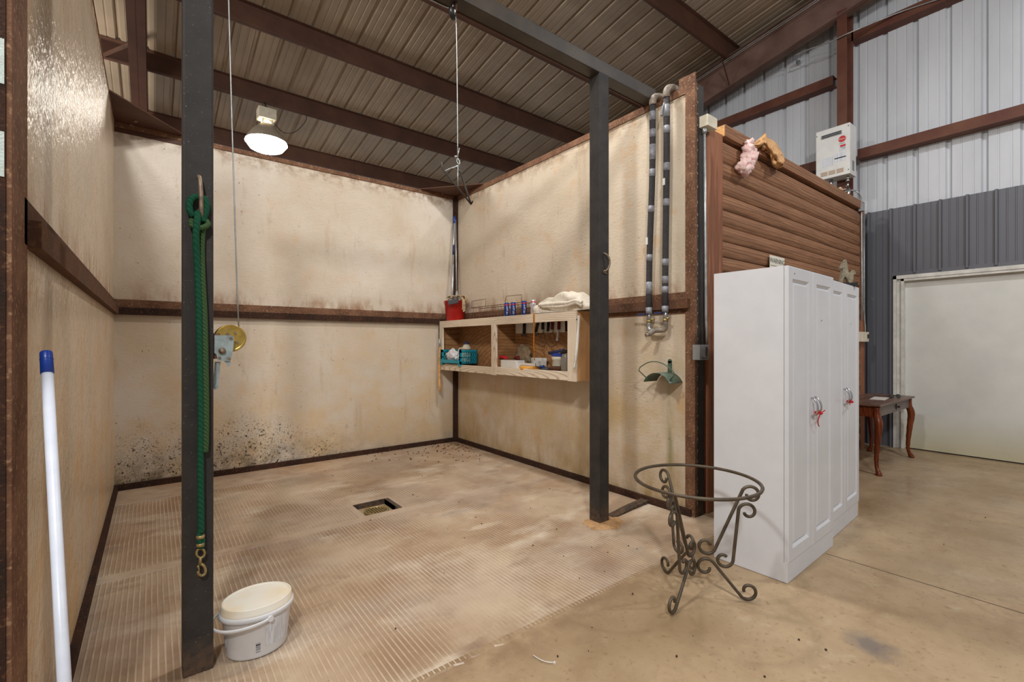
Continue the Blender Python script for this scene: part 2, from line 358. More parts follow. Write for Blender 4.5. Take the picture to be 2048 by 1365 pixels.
# ------------------------------------------------------------------ mesh builder and object helpers
def world_loc(o):
    v = Vector((0, 0, 0))
    while o: v += o.location; o = o.parent
    return v
class MB:
    def __init__(s): s.v = []; s.f = []; s.sm = []
    def add(s, vs, fs, smooth=False):
        b = len(s.v); s.v += [Vector(x) for x in vs]; s.f += [tuple(i + b for i in f) for f in fs]; s.sm += [smooth] * len(fs); return s
    def box(s, lo, hi, rot=0, piv=None):
        x0, y0, z0 = lo; x1, y1, z1 = hi
        vs = [Vector(p) for p in ((x0, y0, z0), (x1, y0, z0), (x1, y1, z0), (x0, y1, z0), (x0, y0, z1), (x1, y0, z1), (x1, y1, z1), (x0, y1, z1))]
        if rot:
            pv = Vector(piv or ((x0 + x1) / 2, (y0 + y1) / 2, 0)); R = Matrix.Rotation(rot, 3, 'Z'); vs = [pv + R @ (p - pv) for p in vs]
        return s.add(vs, [(0, 3, 2, 1), (4, 5, 6, 7), (0, 1, 5, 4), (1, 2, 6, 5), (2, 3, 7, 6), (3, 0, 4, 7)])
    def bevbox(s, lo, hi, b=.004, seg=2):
        bm = bmesh.new(); bmesh.ops.create_cube(bm, size=1)
        for v in bm.verts: v.co = Vector([(lo[i] + hi[i]) / 2 + v.co[i] * (hi[i] - lo[i]) for i in range(3)])
        bmesh.ops.bevel(bm, geom=bm.edges[:], offset=b, segments=seg, affect='EDGES', profile=.7)
        bm.verts.index_update(); s.add([v.co.copy() for v in bm.verts], [[v.index for v in f.verts] for f in bm.faces]); bm.free(); return s
    def bar(s, p, q, w, h, up=(0, 0, 1)):
        p = Vector(p); q = Vector(q); d = (q - p).normalized(); u = Vector(up)
        sd = d.cross(u).normalized(); u2 = sd.cross(d)
        vs = [a + sd * (i * w / 2) + u2 * (j * h / 2) for a in (p, q) for i, j in ((-1, -1), (1, -1), (1, 1), (-1, 1))]
        return s.add(vs, [(0, 1, 2, 3), (7, 6, 5, 4), (0, 4, 5, 1), (1, 5, 6, 2), (2, 6, 7, 3), (3, 7, 4, 0)])
    def tube(s, pts, r, n=8, closed=False, sx=1.):
        pts = [Vector(p) for p in pts]; N = len(pts); rs = r if isinstance(r, (list, tuple)) else [r] * N
        vs = []; prev = None
        for i, p in enumerate(pts):
            if closed: t = pts[(i + 1) % N] - pts[i - 1]
            else: t = pts[min(i + 1, N - 1)] - pts[max(i - 1, 0)]
            t.normalize()
            if prev is None:
                a = Vector((0, 0, 1)) if abs(t.z) < .9 else Vector((1, 0, 0)); nrm = t.cross(a).normalized()
            else: nrm = (prev - t * prev.dot(t)).normalized()
            prev = nrm; b = t.cross(nrm)
            for k in range(n):
                a = 2 * PI * k / n; vs.append(p + nrm * (math.cos(a) * rs[i] * sx) + b * (math.sin(a) * rs[i]))
        fs = []
        for i in range(N if closed else N - 1):
            j = (i + 1) % N
            for k in range(n): fs.append((i * n + k, i * n + (k + 1) % n, j * n + (k + 1) % n, j * n + k))
        if not closed: fs += [tuple(range(n - 1, -1, -1)), tuple((N - 1) * n + k for k in range(n))]
        s.add(vs, fs, n > 5)
        if not closed and n > 5: s.sm[-1] = s.sm[-2] = False
        return s
    def lathe(s, c, prof, n=24, sx=1, sy=1, axis=None, cap=True, smooth=True):
        c = Vector(c); vs = []
        R = Vector((0, 0, 1)).rotation_difference(Vector(axis)).to_matrix() if axis else None
        for r, z in prof:
            for k in range(n):
                a = 2 * PI * k / n; p = Vector((r * math.cos(a) * sx, r * math.sin(a) * sy, z)); vs.append(c + (R @ p if R else p))
        fs = [(i * n + k, i * n + (k + 1) % n, (i + 1) * n + (k + 1) % n, (i + 1) * n + k) for i in range(len(prof) - 1) for k in range(n)]
        s.add(vs, fs, smooth)
        if cap:
            b = len(s.v) - len(vs)
            s.f += [tuple(b + k for k in range(n - 1, -1, -1)), tuple(b + (len(prof) - 1) * n + k for k in range(n))]; s.sm += [False, False]
        return s
    def prism(s, poly, d):     # closed 3-D polygon pushed along vector d
        poly = [Vector(p) for p in poly]; d = Vector(d); n = len(poly)
        return s.add(poly + [p + d for p in poly], [tuple(range(n)), tuple(range(2 * n - 1, n - 1, -1))] + [(k, n + k, n + (k + 1) % n, (k + 1) % n) for k in range(n)])
    def sweep(s, prof, d, close=False, smooth=False):   # open profile pushed along d
        prof = [Vector(p) for p in prof]; d = Vector(d); n = len(prof)
        return s.add(prof + [p + d for p in prof], [(k, k + 1, n + k + 1, n + k) for k in range(n - 1)], smooth)
    def blob(s, c, r, seed=0, amt=.25, n=3):
        bm = bmesh.new(); bmesh.ops.create_icosphere(bm, subdivisions=n, radius=1); rn = random.Random(seed)
        from mathutils import noise
        o = Vector((rn.random() * 9, rn.random() * 9, rn.random() * 9)); r = Vector(r) if isinstance(r, (tuple, list, Vector)) else Vector((r, r, r))
        vs = []
        for v in bm.verts:
            k = 1 + amt * (noise.noise(v.co * 1.6 + o) + .6 * noise.noise(v.co * 4 + o)); vs.append(Vector(c) + Vector([v.co[i] * k * r[i] for i in range(3)]))
        bm.verts.index_update(); s.add(vs, [[v.index for v in f.verts] for f in bm.faces], True); bm.free(); return s
    def build(s, name, mat, parent=None, local=False, fixn=True):
        me = bpy.data.meshes.new(name); off = Vector((0, 0, 0)) if local else world_loc(parent)
        me.from_pydata([v - off for v in s.v], [], s.f); me.polygons.foreach_set('use_smooth', s.sm)
        if fixn:
            bm = bmesh.new(); bm.from_mesh(me); bmesh.ops.recalc_face_normals(bm, faces=bm.faces[:]); bm.to_mesh(me); bm.free()
        me.materials.append(M[mat]); o = bpy.data.objects.new(name, me); COL.objects.link(o); o.parent = parent
        return o
def tag(o, label=None, cat=None, group=None, kind=None):
    if label: o['label'] = label
    if cat: o['category'] = cat
    if group: o['group'] = group
    if kind: o['kind'] = kind
    return o
def thing(name, label, cat, loc=(0, 0, 0), group=None, rz=0):
    o = bpy.data.objects.new(name, None); COL.objects.link(o); o.location = loc; o.rotation_euler.z = rz; o.empty_display_size = .05
    return tag(o, label, cat, group)
def struct(name, label=None):
    o = bpy.data.objects.new(name, None); COL.objects.link(o); return tag(o, label, None, None, 'structure')
def copy_part(o, parent, loc=None):
    c = o.copy(); COL.objects.link(c); c.parent = parent
    if loc is not None: c.location = loc
    return c
def text(body, size, mat, parent, origin, xdir, ydir, name='lettering', extrude=.0004, local=False, align='CENTER'):
    cu = bpy.data.curves.new('t', 'FONT'); cu.body = body; cu.size = size; cu.extrude = extrude; cu.align_x = align; cu.align_y = 'CENTER'
    t = bpy.data.objects.new('t', cu); COL.objects.link(t); bpy.context.view_layer.update()
    me = bpy.data.meshes.new_from_object(t.evaluated_get(bpy.context.evaluated_depsgraph_get()))
    bpy.data.objects.remove(t); bpy.data.curves.remove(cu)
    X = Vector(xdir).normalized(); Y = Vector(ydir).normalized(); Z = X.cross(Y)
    off = Vector((0, 0, 0)) if local else world_loc(parent)
    for v in me.vertices: v.co = Vector(origin) + X * v.co.x + Y * v.co.y + Z * v.co.z - off
    me.name = name; me.materials.clear(); me.materials.append(M[mat]); o = bpy.data.objects.new(name, me); COL.objects.link(o); o.parent = parent
    return o
def smooth_pts(pts, n=6):      # Catmull-Rom through the points
    P = [Vector(p) for p in pts]; P = [P[0] * 2 - P[1]] + P + [P[-1] * 2 - P[-2]]; out = []
    for i in range(1, len(P) - 2):
        for k in range(n):
            t = k / n; a, b, c, d = P[i - 1:i + 3]
            out.append(.5 * ((2 * b) + (c - a) * t + (2 * a - 5 * b + 4 * c - d) * t * t + (3 * b - a - 3 * c + d) * t ** 3))
    return out + [P[-2]]

XL, XR, YB, ZT = -.29, 3.41, 5.72, 3.46        # inner faces and top of the wash bay
XG = 7.85                                       # gable wall
def roof_z(y): return 6.90 - y / 6.

# ================================================================== FLOOR
fl = struct('floor', 'tan concrete floor, smooth in the aisle and grooved in the wash bay')
m = MB(); m.box((-6, -7, -.12), (8.4, 1.735, -.008)); m.box((3.43, 1.735, -.12), (8.4, 12, -.008)); m.box((-6, 1.735, -.12), (XL - .02, 12, -.008)); m.box((XL - .02, YB + .06, -.12), (3.43, 12, -.008))
# lift the aisle to a hair below the ridge tops of the bay
for v in m.v:
    if v.z > -.05: v.z = -.003
m.build('aisle_slab', 'concrete', fl)
def groove_profile(x0, x1, y):
    pts = []; n = int(round((x1 - x0) / PITCH)); p = (x1 - x0) / max(n, 1)
    for i in range(n):
        a = x0 + i * p
        pts += [(a, y, 0), (a + p * .15, y, 0), (a + p * .28, y, -DEP), (a + p * .87, y, -DEP)]
    pts.append((x1, y, 0)); return pts
g = MB()
DX0, DX1, DY0, DY1 = 1.345, 1.635, 3.665, 3.965      # drain pit
CH0, CH1 = 3.56, 3.655                                 # smooth strip across the bay
g.sweep(groove_profile(XL, 3.50, 1.735), (0, CH0 - 1.735, 0))
g.sweep(groove_profile(XL, DX0 - .05, CH1), (0, 5.2 - CH1, 0)); g.sweep(groove_profile(DX1 + .05, 3.50, CH1), (0, 5.35 - CH1, 0))
g.sweep(groove_profile(DX0 - .05, DX1 + .05, DY1 + .05), (0, 5.25 - DY1 - .05, 0))
g.build('grooved_slab', 'ribbed', fl, fixn=False)
g = MB()
sm = -.0006
def quad(x0, x1, y0, y1, z=sm): g.add([(x0, y0, z), (x1, y0, z), (x1, y1, z), (x0, y1, z)], [(0, 1, 2, 3)])
NX = 30
for i in range(NX):     # shallow gutter across the bay
    pass
quad(XL, 3.5, CH0, CH1); quad(XL, DX0 - .05, 5.2, YB); quad(DX0 - .05, DX1 + .05, 5.25, YB); quad(DX1 + .05, 3.5, 5.35, YB)
quad(DX0 - .05, DX0, CH1, DY1 + .05); quad(DX1, DX1 + .05, CH1, DY1 + .05); quad(DX0, DX1, CH1, DY0); quad(DX0, DX1, DY1, DY1 + .05)
g.build('gutter_strip', 'ribbed', fl, fixn=False)
lp = MB(); rn = random.Random(31); NL = 150; a_ = []; b_ = []
for i in range(NL + 1):
    x = XL + (3.5 - XL) * i / NL; a_.append((x, 1.735, -.0010)); b_.append((x, 1.775 + rn.uniform(-.015, .04), -.0012))
lp.add(a_ + b_, [(k, k + 1, NL + 2 + k, NL + 1 + k) for k in range(NL)]); lp.build('worn_lip', 'ribbed', fl, fixn=False)
# broken slab edge towards the aisle
e = MB(); rn = random.Random(3); pts = []; N = 90
for i in range(N + 1):
    x = XL + (3.52 - XL) * i / N; pts.append((x, 1.735 + rn.uniform(-.012, .010)))
e.add([(x, 1.76, .0) for x, y in pts] + [(x, y - .006, -.0005) for x, y in pts] + [(x, y - .02, -.0045) for x, y in pts],
      [(k, k + 1, N + 2 + k, N + 1 + k) for k in range(N)] + [(N + 1 + k, N + 2 + k, 2 * N + 3 + k, 2 * N + 2 + k) for k in range(N)])
e.build('slab_edge', 'concrete', fl, fixn=False)
# mortar patch round the foot of the right post
p = MB(); n = 26; rn = random.Random(5); c = Vector((2.75, 2.40, 0)); ring = []
for k in range(n):
    a = 2 * PI * k / n; rr = .17 + rn.uniform(-.03, .03); ring.append(c + Vector((math.cos(a) * rr * 1.05, math.sin(a) * rr * .75, -.0005)))
p.add(ring + [c + (q - c) * .7 + Vector((0, 0, .008)) for q in ring], [(k, (k + 1) % n, n + (k + 1) % n, n + k) for k in range(n)] + [tuple(range(n, 2 * n))], True)
M['mortar'] = plain('orange_mortar', (196, 154, 108), .9, 0, .2, 20, bump=.5)
p.build('mortar_patch', 'mortar', fl)
# joint in the aisle slab
j = MB(); j.bar(onz(1652, 1108, -.0028), onz(2120, 1250, -.0028), .006, .001); j.build('saw_joint', 'dirt', fl)

dr = thing('floor_drain', 'sunken square steel floor drain with round grate in the grooved floor', 'drain', (1.49, 3.81, 0))
d = MB(); zb = -.04
d.add([(DX0, DY0, zb), (DX1, DY0, zb), (DX1, DY1, zb), (DX0, DY1, zb)], [(0, 1, 2, 3)])
d.box((DX0, DY0 - .004, zb), (DX1, DY0, -.001)); d.box((DX0 - .004, DY0, zb), (DX0, DY1, -.001))
d.build('pit', 'concrete', dr)
d = MB(); d.box((DX0, DY1 - .012, zb), (DX1, DY1, .004)); d.box((DX1 - .012, DY0 + .06, zb), (DX1, DY1, .004)); d.box((DX1 - .012, DY0, zb), (DX1 + .025, DY1, .003)); d.build('steel_rim', 'steel', dr)
d = MB(); d.lathe((1.49, 3.80, zb), [(.1, 0), (.1, .02), (.085, .02), (.085, .004)], 28, cap=False); d.build('grate_ring', 'bronze', dr)
d = MB()
for k in range(-3, 4):
    hw = math.sqrt(.085 ** 2 - (k * .022) ** 2); d.bar((1.49 + k * .022, 3.80 - hw, zb + .012), (1.49 + k * .022, 3.80 + hw, zb + .012), .008, .01)
d.build('grate_bars', 'bronze', dr)

# ================================================================== WASH BAY WALLS
def wall_panels(parent, mat, lo1, hi1, lo2, hi2):
    MB().box(lo1, hi1).build('wall_panel', mat, parent); MB().box(lo2, hi2).build('wall_panel', mat, parent)
wb = struct('wall_back', 'cream washed panel wall at the back of the wash bay')
wall_panels(wb, 'panel_back', (XL, YB, 0), (XR, YB + .05, 1.66), (XL, YB, 1.66), (XR, YB + .05, ZT - .01))
MB().box((XL, YB - .006, 1.655), (XR, YB + .001, 1.80)).build('rail_flange', 'rust', wb)
MB().box((XL, YB - .05, 1.655), (XR, YB - .006, 1.722)).build('mid_rail', 'rust_dark', wb)
MB().box((XL, YB - .03, 0), (XR, YB, .055)).build('base_rail', 'rust_dark', wb)
MB().box((XL, YB - .012, ZT - .045), (XR, YB + .06, ZT)).build('top_rail', 'rust', wb)
MB().box((XR - .055, YB - .055, 0), (XR, YB, ZT - .02)).build('corner_post', 'rust_dark', wb)
# corner gussets on top of the walls
gs = MB(); gs.prism([(XL, YB + .05, ZT), (XL, YB - .68, ZT), (XL + .62, YB + .05, ZT)], (0, 0, .012)); gs.box((XL, YB - .006, ZT - .09), (XL + .52, YB, ZT)); gs.build('corner_gusset', 'purlin', wb)
gs = MB(); gs.prism([(XR, YB + .05, ZT), (XR - .62, YB + .05, ZT), (XR, YB - .72, ZT)], (0, 0, .012)); gs.build('corner_gusset', 'purlin', wb)
for q in ((XL + .16, YB - .15), (XL + .12, YB - .02), (XR - .25, YB - .05)): MB().lathe((q[0], q[1], ZT - .012), [(.016, 0), (.016, .014)], 8).build('gusset_bolt', 'bare', wb)

wr = struct('wall_right', 'cream washed panel wall with rusty frame on the right of the wash bay')
YR0 = 2.03
wall_panels(wr, 'panel_right', (XR, YR0 + .02, 0), (XR + .05, YB, 1.66), (XR, YR0 + .02, 1.66), (XR + .05, YB, ZT - .01))
MB().box((XR - .006, YR0 + .06, 1.625), (XR, YB, 1.80)).build('rail_flange', 'rust', wr)
MB().box((XR - .05, YR0 + .045, 1.665), (XR - .006, YB, 1.74)).build('mid_rail', 'rail', wr)
MB().box((XR - .03, YR0 + .03, 0), (XR, YB, .055)).build('base_rail', 'rust_dark', wr)
MB().box((XR - .010, YR0 + .01, ZT - .06), (XR + .06, YB, ZT)).build('top_rail', 'rust', wr)
MB().box((XR - .012, YR0, 0), (XR + .02, YR0 + .085, ZT)).build('end_channel', 'rust', wr)
MB().box((XR + .02, YR0 - .004, 0), (XR + .105, YR0 + .10, ZT - .01)).build('end_post', 'steel', wr)
t = MB(); t.box((XR + .0, YR0 + .005, ZT), (XR + .012, YR0 + .15, ZT + .085)); t.build('splice_plate', 'rust', wr)
wl_ = MB(); rn = random.Random(8)
for k in range(34):
    wl_.blob((XR + .018, YR0 - .003, .12 + k * .1 + rn.uniform(-.02, .02)), (.004, .004, .01 + rn.random() * .01), k, .2, 1)
wl_.build('weld_beads', 'bare', wr)

wl = struct('wall_left', 'cream washed panel wall on the left of the wash bay')
YL0 = 1.706
wall_panels(wl, 'panel_left', (XL - .05, YL0 + .1, 0), (XL, YB, 1.66), (XL - .05, YL0 + .1, 1.66), (XL, YB, ZT - .01))
MB().box((XL, YL0 + .15, 1.66), (XL + .006, YB, 1.79)).build('rail_flange', 'rail', wl)
MB().box((XL, YL0 + .185, 1.655), (XL + .035, YB, 1.733)).build('mid_rail', 'rail', wl)
MB().box((XL, YL0 + .19, 0), (XL + .03, YB, .05)).build('base_rail', 'rust_dark', wl)
MB().box((XL - .06, YL0 + .1, ZT - .012), (XL + .004, YB, ZT)).build('top_rail', 'rust', wl)
MB().box((XL - .03, YL0, 0), (XL + .006, YL0 + .187, ZT + .6)).build('end_channel', 'rust', wl)
cp = MB(); cp.box((XL - .26, YL0 - .004, 0), (XL - .004, YL0 + .10, ZT + .6)); cp.build('end_post', 'rust_dark', wl)
for z0, z1 in ((2.032, 2.145), (1.799, 1.912)):
    MB().box((XL - .25, YL0 - .0055, z0), (XL - .006, YL0 - .0035, z1)).build('painted_patch', 'paint_pale', wl)

# ================================================================== STALL FRAME
fr = thing('stall_frame', 'dark steel stall frame with two square posts and a header beam across the wash bay', 'frame', (1.45, 2.45, 0))
MB().bevbox((.095, 2.340, 0), (.203, 2.440, 3.48), .008).build('post', 'steel', fr)
MB().bevbox((2.697, 2.402, 0), (2.806, 2.506, 3.465), .008).build('post', 'steel', fr)
MB().bevbox((.06, 2.402, 3.457), (XR + .0, 2.510, 3.560), .008).build('header_beam', 'header', fr)
MB().box((.06, 2.510, 3.452), (XR, 2.522, 3.50)).build('header_angle', 'purlin', fr)
s = MB(); s.sweep([(2.806, 2.415, .004), (2.95, 2.42, .012), (3.15, 2.44, .022), (3.39, 2.455, .03)], (0, .075, 0)); s.sweep([(2.806, 2.415, -.001), (2.95, 2.42, .000), (3.15, 2.44, .006), (3.39, 2.455, .012)], (0, .075, 0))
s.sweep([(2.806, 2.415, .004), (2.95, 2.42, .012), (3.15, 2.44, .022), (3.39, 2.455, .03)], (0, 0, -.018)); s.build('floor_strap', 'steel', fr)
t = MB(); t.tube(smooth_pts([(.150, 2.343, 2.075), (.151, 2.315, 2.07), (.154, 2.30, 2.03), (.156, 2.296, 1.97), (.157, 2.30, 1.92), (.158, 2.32, 1.90), (.158, 2.342, 1.90)]), .0085); t.build('tie_eye', 'bare', fr)
t = MB(); e_ = lambda u, v, dy: ony(u, v, 2.402 + dy); t.tube(smooth_pts([e_(1207, 507, .004), e_(1211, 508, -.018), e_(1217, 514, -.030), e_(1219.5, 523, -.034), e_(1218, 534, -.030), e_(1212, 542, -.020), e_(1208, 542, -.010), e_(1208, 546, -.004), e_(1213, 547, -.006)]), .0075); t.build('tie_eye', 'bare', fr)
t = MB(); t.box((1.452, 2.44, 3.405), (1.462, 2.50, 3.46)); t.build('pulley_tab', 'purlin', fr)

# hand winch on the left post
wi = thing('hand_winch', 'zinc hand winch with yellow drum bolted to the left dark post', 'winch', (.25, 2.38, 1.4))
def wq(u, v, y): return ony(u, v, y)
m = MB(); m.box((.203, 2.362, 1.315), (.228, 2.43, 1.425)); m.build('mounting_bracket', 'rust', wi)
m = MB(); P = [wq(u, v, 2.352) for u, v in ((429, 671), (464, 671), (468, 675), (467, 695), (462, 721), (458, 723), (436, 722), (433, 710), (428.5, 706))]; m.prism(P, (0, .004, 0)); m.build('side_plate', 'zinc', wi)
m = MB(); c = wq(461, 677, 2.385); m.lathe(c, [(.050, -.004), (.058, -.012), (.060, -.010), (.053, 0), (.03, 0), (.03, .05), (.058, .052), (.060, .056)], 28, axis=(0, 1, 0)); m.build('drum', 'brass', wi)
for u, v in ((470, 666), (474, 685), (455, 668)): MB().lathe(wq(u, v, 2.377), [(.006, -.004), (.006, .006)], 8, axis=(0, 1, 0)).build('drum_bolt', 'bare', wi)
c = wq(444, 702, 2.350); MB().lathe(c, [(.014, -.005), (.014, -.006), (.009, -.006), (.009, -.010), (.0, -.010)], 16, axis=(0, 1, 0)).build('shaft_nut', 'bare', wi)
for u, v in ((462, 677), (457.5, 717), (439, 716)): MB().lathe(wq(u, v, 2.350), [(.006, -.003), (.006, .002)], 8, axis=(0, 1, 0)).build('rivet', 'bare', wi)
m = MB(); P = [wq(u, v, 2.36) for u, v in ((447, 721), (460, 721), (461.5, 728), (459.5, 733), (456, 733), (454, 729))]; m.prism(P, (0, .006, 0)); m.build('pawl', 'zinc', wi)
m = MB(); P = [wq(u, v, 2.385) for u, v in ((430, 724), (441, 724), (437, 773), (434, 779), (428, 779), (425.5, 774))]; m.prism(P, (0, .008, 0)); m.lathe(wq(431, 774, 2.385), [(.011, -.014), (.011, .004)], 14, axis=(0, 1, 0)); m.build('crank_handle', 'zinc', wi)
# hoist cable: winch, sheave above, pulley, hanger
cb = MB(); wtop = Vector((.245, 2.45, 3.43))
pul = onz(905, 27, 3.39)
cb.tube([wq(478, 668, 2.40), wq(475, 600, 2.405), wq(464, 250, 2.44), wq(457, 0, 2.452), wtop] + smooth_pts([wtop + Vector((.03, .02, .008)), Vector((.8, 2.49, 3.425)), Vector((1.36, 2.49, 3.432)), pul + Vector((-.02, .01, .03))], 4), .0032, 6)
hb = atd(915.5, 316, 2.86)
cb.tube(smooth_pts([pul + Vector((.022, 0, .0)), pul + Vector((.028, .0, -.10)), (pul + Vector((.03, 0, 0))).lerp(hb, .5), hb], 5), .0032, 6)
cbo = cb.build('hoist_cable', 'galv'); tag(cbo, 'thin steel hoist cable running up from the winch and over the pulley', 'cable')
pu = thing('cable_pulley', 'small black cable pulley hung below the dark header beam', 'pulley', pul)
m = MB(); m.lathe(pul, [(.026, -.013), (.034, -.010), (.034, .010), (.026, .013)], 22, axis=(.62, -.78, 0)); m.build('sheave_case', 'black', pu)
MB().lathe(pul, [(.0075, -.018), (.0075, .018)], 12, axis=(.62, -.78, 0)).build('axle', 'galv', pu); MB().tube([pul + Vector((0, 0, .03)), pul + Vector((.006, 0, .065))], .006).build('shackle', 'galv', pu)
q = pul + Vector((-.009, .0113, 0)) * 0; 
m = MB(); a = pul + Vector((.62, -.78, 0)) * -.0005 + Vector((.009, -.0125, .014)); m.prism([a + RT * x + Vector((0, 0, z)) for x, z in ((-.006, -.008), (.004, -.011), (.008, .006), (-.002, .009))], FW * .002); m.build('tag_sticker', 'white', pu)
# bent rod hanger
hg = thing('rod_hanger', 'bent dark steel rod hanger dangling from the hoist cable', 'hanger', hb)
def hp(x, y, dd=0): return atd(880 + x / 11.37, 300 + y / 11.37, 2.86 + dd)
m = MB()
m.tube([hp(25, 285), hp(60, 420), hp(100, 495), hp(400, 850, .01), hp(705, 1235)], .0048); m.tube([hp(705, 1235), hp(745, 1165, -.02)], .0048)
m.tube([hp(700, 1215), hp(600, 900, .03), hp(490, 545, .05), hp(380, 405, .05)], .0048); m.tube([hp(690, 1200, .01), hp(560, 820, .08), hp(445, 470, .1), hp(430, 320, .1)], .0042)
m.build('bent_rod', 'darkwire', hg)
m = MB(); m.tube(smooth_pts([hp(110, 480), hp(240, 430), hp(350, 390), hp(410, 350, .03)], 4), .0036, 6); m.tube(smooth_pts([hp(100, 490, -.004), hp(250, 415, -.004), hp(400, 360, .02)], 4), .0032, 6)
m.tube([hp(405, 350, .02), hp(406, 830, .01)], .0032, 6)
m.blob(hp(370, 160), (.014, .014, .008), 3, .4, 2); m.tube(smooth_pts([hp(400, 170), hp(385, 260), hp(430, 330), hp(450, 280), hp(410, 200)], 4), .004, 6); m.tube([hp(400, 170), hp(440, -40)], .003, 6)
m.build('tied_wire', 'galv', hg)

# ================================================================== ROOF
ce = struct('ceiling', 'galvanised ribbed metal roof on brown steel purlins')
PR = .3045
prof = [(0, 0), (.012, 0), (.030, .032), (.058, .032), (.076, 0), (.128, 0), (.134, .006), (.146, .006), (.152, 0), (.226, 0), (.232, .006), (.244, .006), (.250, 0)]
pp = []
for k in range(3): pp += [(k * PR + x, z) for x, z in prof]
pp.append((3 * PR, 0))
Y0, Y1 = -6.5, 11.6
m = MB(); m.sweep([(x, Y0, roof_z(Y0) + z) for x, z in pp], (0, Y1 - Y0, roof_z(Y1) - roof_z(Y0)))
x0 = 4.80 - .044 - 9 * 3 * PR
rp = m.build('roof_panel', 'roof', ce, fixn=False); rp.location.x = x0
for k in range(1, 13): copy_part(rp, ce, (x0 + k * 3 * PR, 0, 0))
sc_ = MB()
for y in (3.82, 5.34, 6.83, 8.34, 9.86, 2.3, .8, -.7, -2.2):
    pz = roof_z(y) - .255; m = MB()
    m.sweep([(-3.9, y + .060, pz + .022), (-3.9, y + .064, pz + .006), (-3.9, y + .056, pz), (-3.9, y + .014, pz), (-3.9, y + .004, pz + .006), (-3.9, y, pz + .018), (-3.9, y, roof_z(y) - .016), (-3.9, y - .006, roof_z(y) - .006), (-3.9, y - .06, roof_z(y) + .004)], (XG + 3.9, 0, 0))
    m.build('purlin', 'purlin', ce, fixn=False)
def rafter(xc, bf):
    m = MB(); y0, y1 = -6.4, 11.4
    zt = lambda y: 6.69 - y / 6.; zb = lambda y: 6.30 - .195 * y
    m.prism([(xc - .004, y0, zt(y0)), (xc - .004, y1, zt(y1)), (xc - .004, y1, zb(y1)), (xc - .004, y0, zb(y0))], (.008, 0, 0))
    for z in (zt, zb): m.prism([(xc - bf, y0, z(y0)), (xc - bf, y1, z(y1)), (xc - bf, y1, z(y1) + .01), (xc - bf, y0, z(y0) + .01)], (2 * bf, 0, 0))
    return m.build('rafter', 'rafter', ce)
rafter(7.46, .075)
raf2 = rafter(-.155, .085); raf2.data.materials[0] = M['rafter_shaded']
m = MB(); a = onx(1413, 55, 7.15); m.bar((7.15, 3.80, 5.86), (7.44, 3.83, 5.56), .04, .005, (0, 1, 0)); m.build('flange_brace', 'purlin', ce)
m = MB(); m.bar((-.6, 8.55, 5.33), (-.19, 7.2, 5.0), .03, .03); m.build('flange_brace', 'purlin', ce)
for z in (0., .03):
    m = MB(); m.tube([(7.36, -1, roof_z(-1) - .30 + z), (7.36, 7, roof_z(7) - .30 + z)], .006, 6); m.build('brace_rod', 'galv', ce)

# ================================================================== GABLE WALL
ge = struct('wall_end', 'ribbed metal end wall, white above and grey below')
PW = .3185
wp = [(0, 0), (.010, 0), (.026, .038), (.058, .038), (.074, 0), (.130, 0), (.134, .005), (.146, .005), (.150, 0), (.235, 0), (.239, .005), (.251, .005), (.255, 0)]
ya = 1.822 + .040 - 9 * PW
for k in range(0, 9):
    m = MB(); base = ya + k * 3 * PW; P = []
    for j in range(3): P += [(base + j * PW + a, b) for a, b in wp]
    P.append((base + 3 * PW, 0))
    lo = [(XG + .02 + b, y, 3.17) for y, b in P]; hi = [(XG + .02 + b, y, roof_z(y) + .03) for y, b in P]; n = len(P)
    m.add(lo + hi, [(i, i + 1, n + i + 1, n + i) for i in range(n - 1)]); m.build('wall_panel', 'sheet_white', ge, fixn=False)
PG = .2455
gp = [(0, 0), (.008, 0), (.014, -.042), (.036, -.042), (.044, 0), (.104, 0), (.108, -.005), (.118, -.005), (.122, 0), (.176, 0), (.180, -.005), (.190, -.005), (.194, 0)]
def grey_sheet(y0, n, z0, z1):
    P = []
    for j in range(n): P += [(y0 + j * PG + a, b) for a, b in gp]
    P.append((y0 + n * PG, 0)); m = MB(); m.sweep([(XG - .012 + b, y, z0) for y, b in P], (0, 0, z1 - z0)); return m.build('wall_panel', 'sheet_grey', ge, fixn=False)
yg = 1.339 - .027 - 12 * PG
DTOP = 2.30
for k in range(3): grey_sheet(yg + 4 * k * PG, 4, DTOP, 3.19)
grey_sheet(yg + 12 * PG, 2, DTOP, 3.19); grey_sheet(yg + 14 * PG, 4, 0, 3.19)
MB().box((XG - .035, -2, DTOP - .02), (XG - .005, 1.83, DTOP + .03)).build('head_flashing', 'sheet_grey', ge)
MB().box((XG - .03, 1.80, 0), (XG - .006, 1.835, DTOP)).build('jamb_flashing', 'sheet_grey', ge)
for yy0, yy1, z, zz in ((-3, 2.17, 4.0, 'R'), (2.44, 6.5, 4.0, 'L'), (2.46, 6.5, 5.16, 'L'), (-3, 2.24, 5.66, 'R')):
    m = MB(); m.box((7.70, yy0, z - .06), (7.706, yy1, z + .06)); m.box((7.70, yy0, z - .066), (7.86, yy1, z - .06)); m.box((7.70, yy0, z + .06), (7.86, yy1, z + .066)); m.build('girt', 'girt', ge)
m = MB(); m.box((7.45, 2.22, 0), (7.458, 2.335, 5.95)); m.box((7.458, 2.274, 0), (7.70, 2.280, 5.95)); m.box((7.70, 2.22, 0), (7.708, 2.335, 5.95)); m.build('end_column', 'girt', ge)

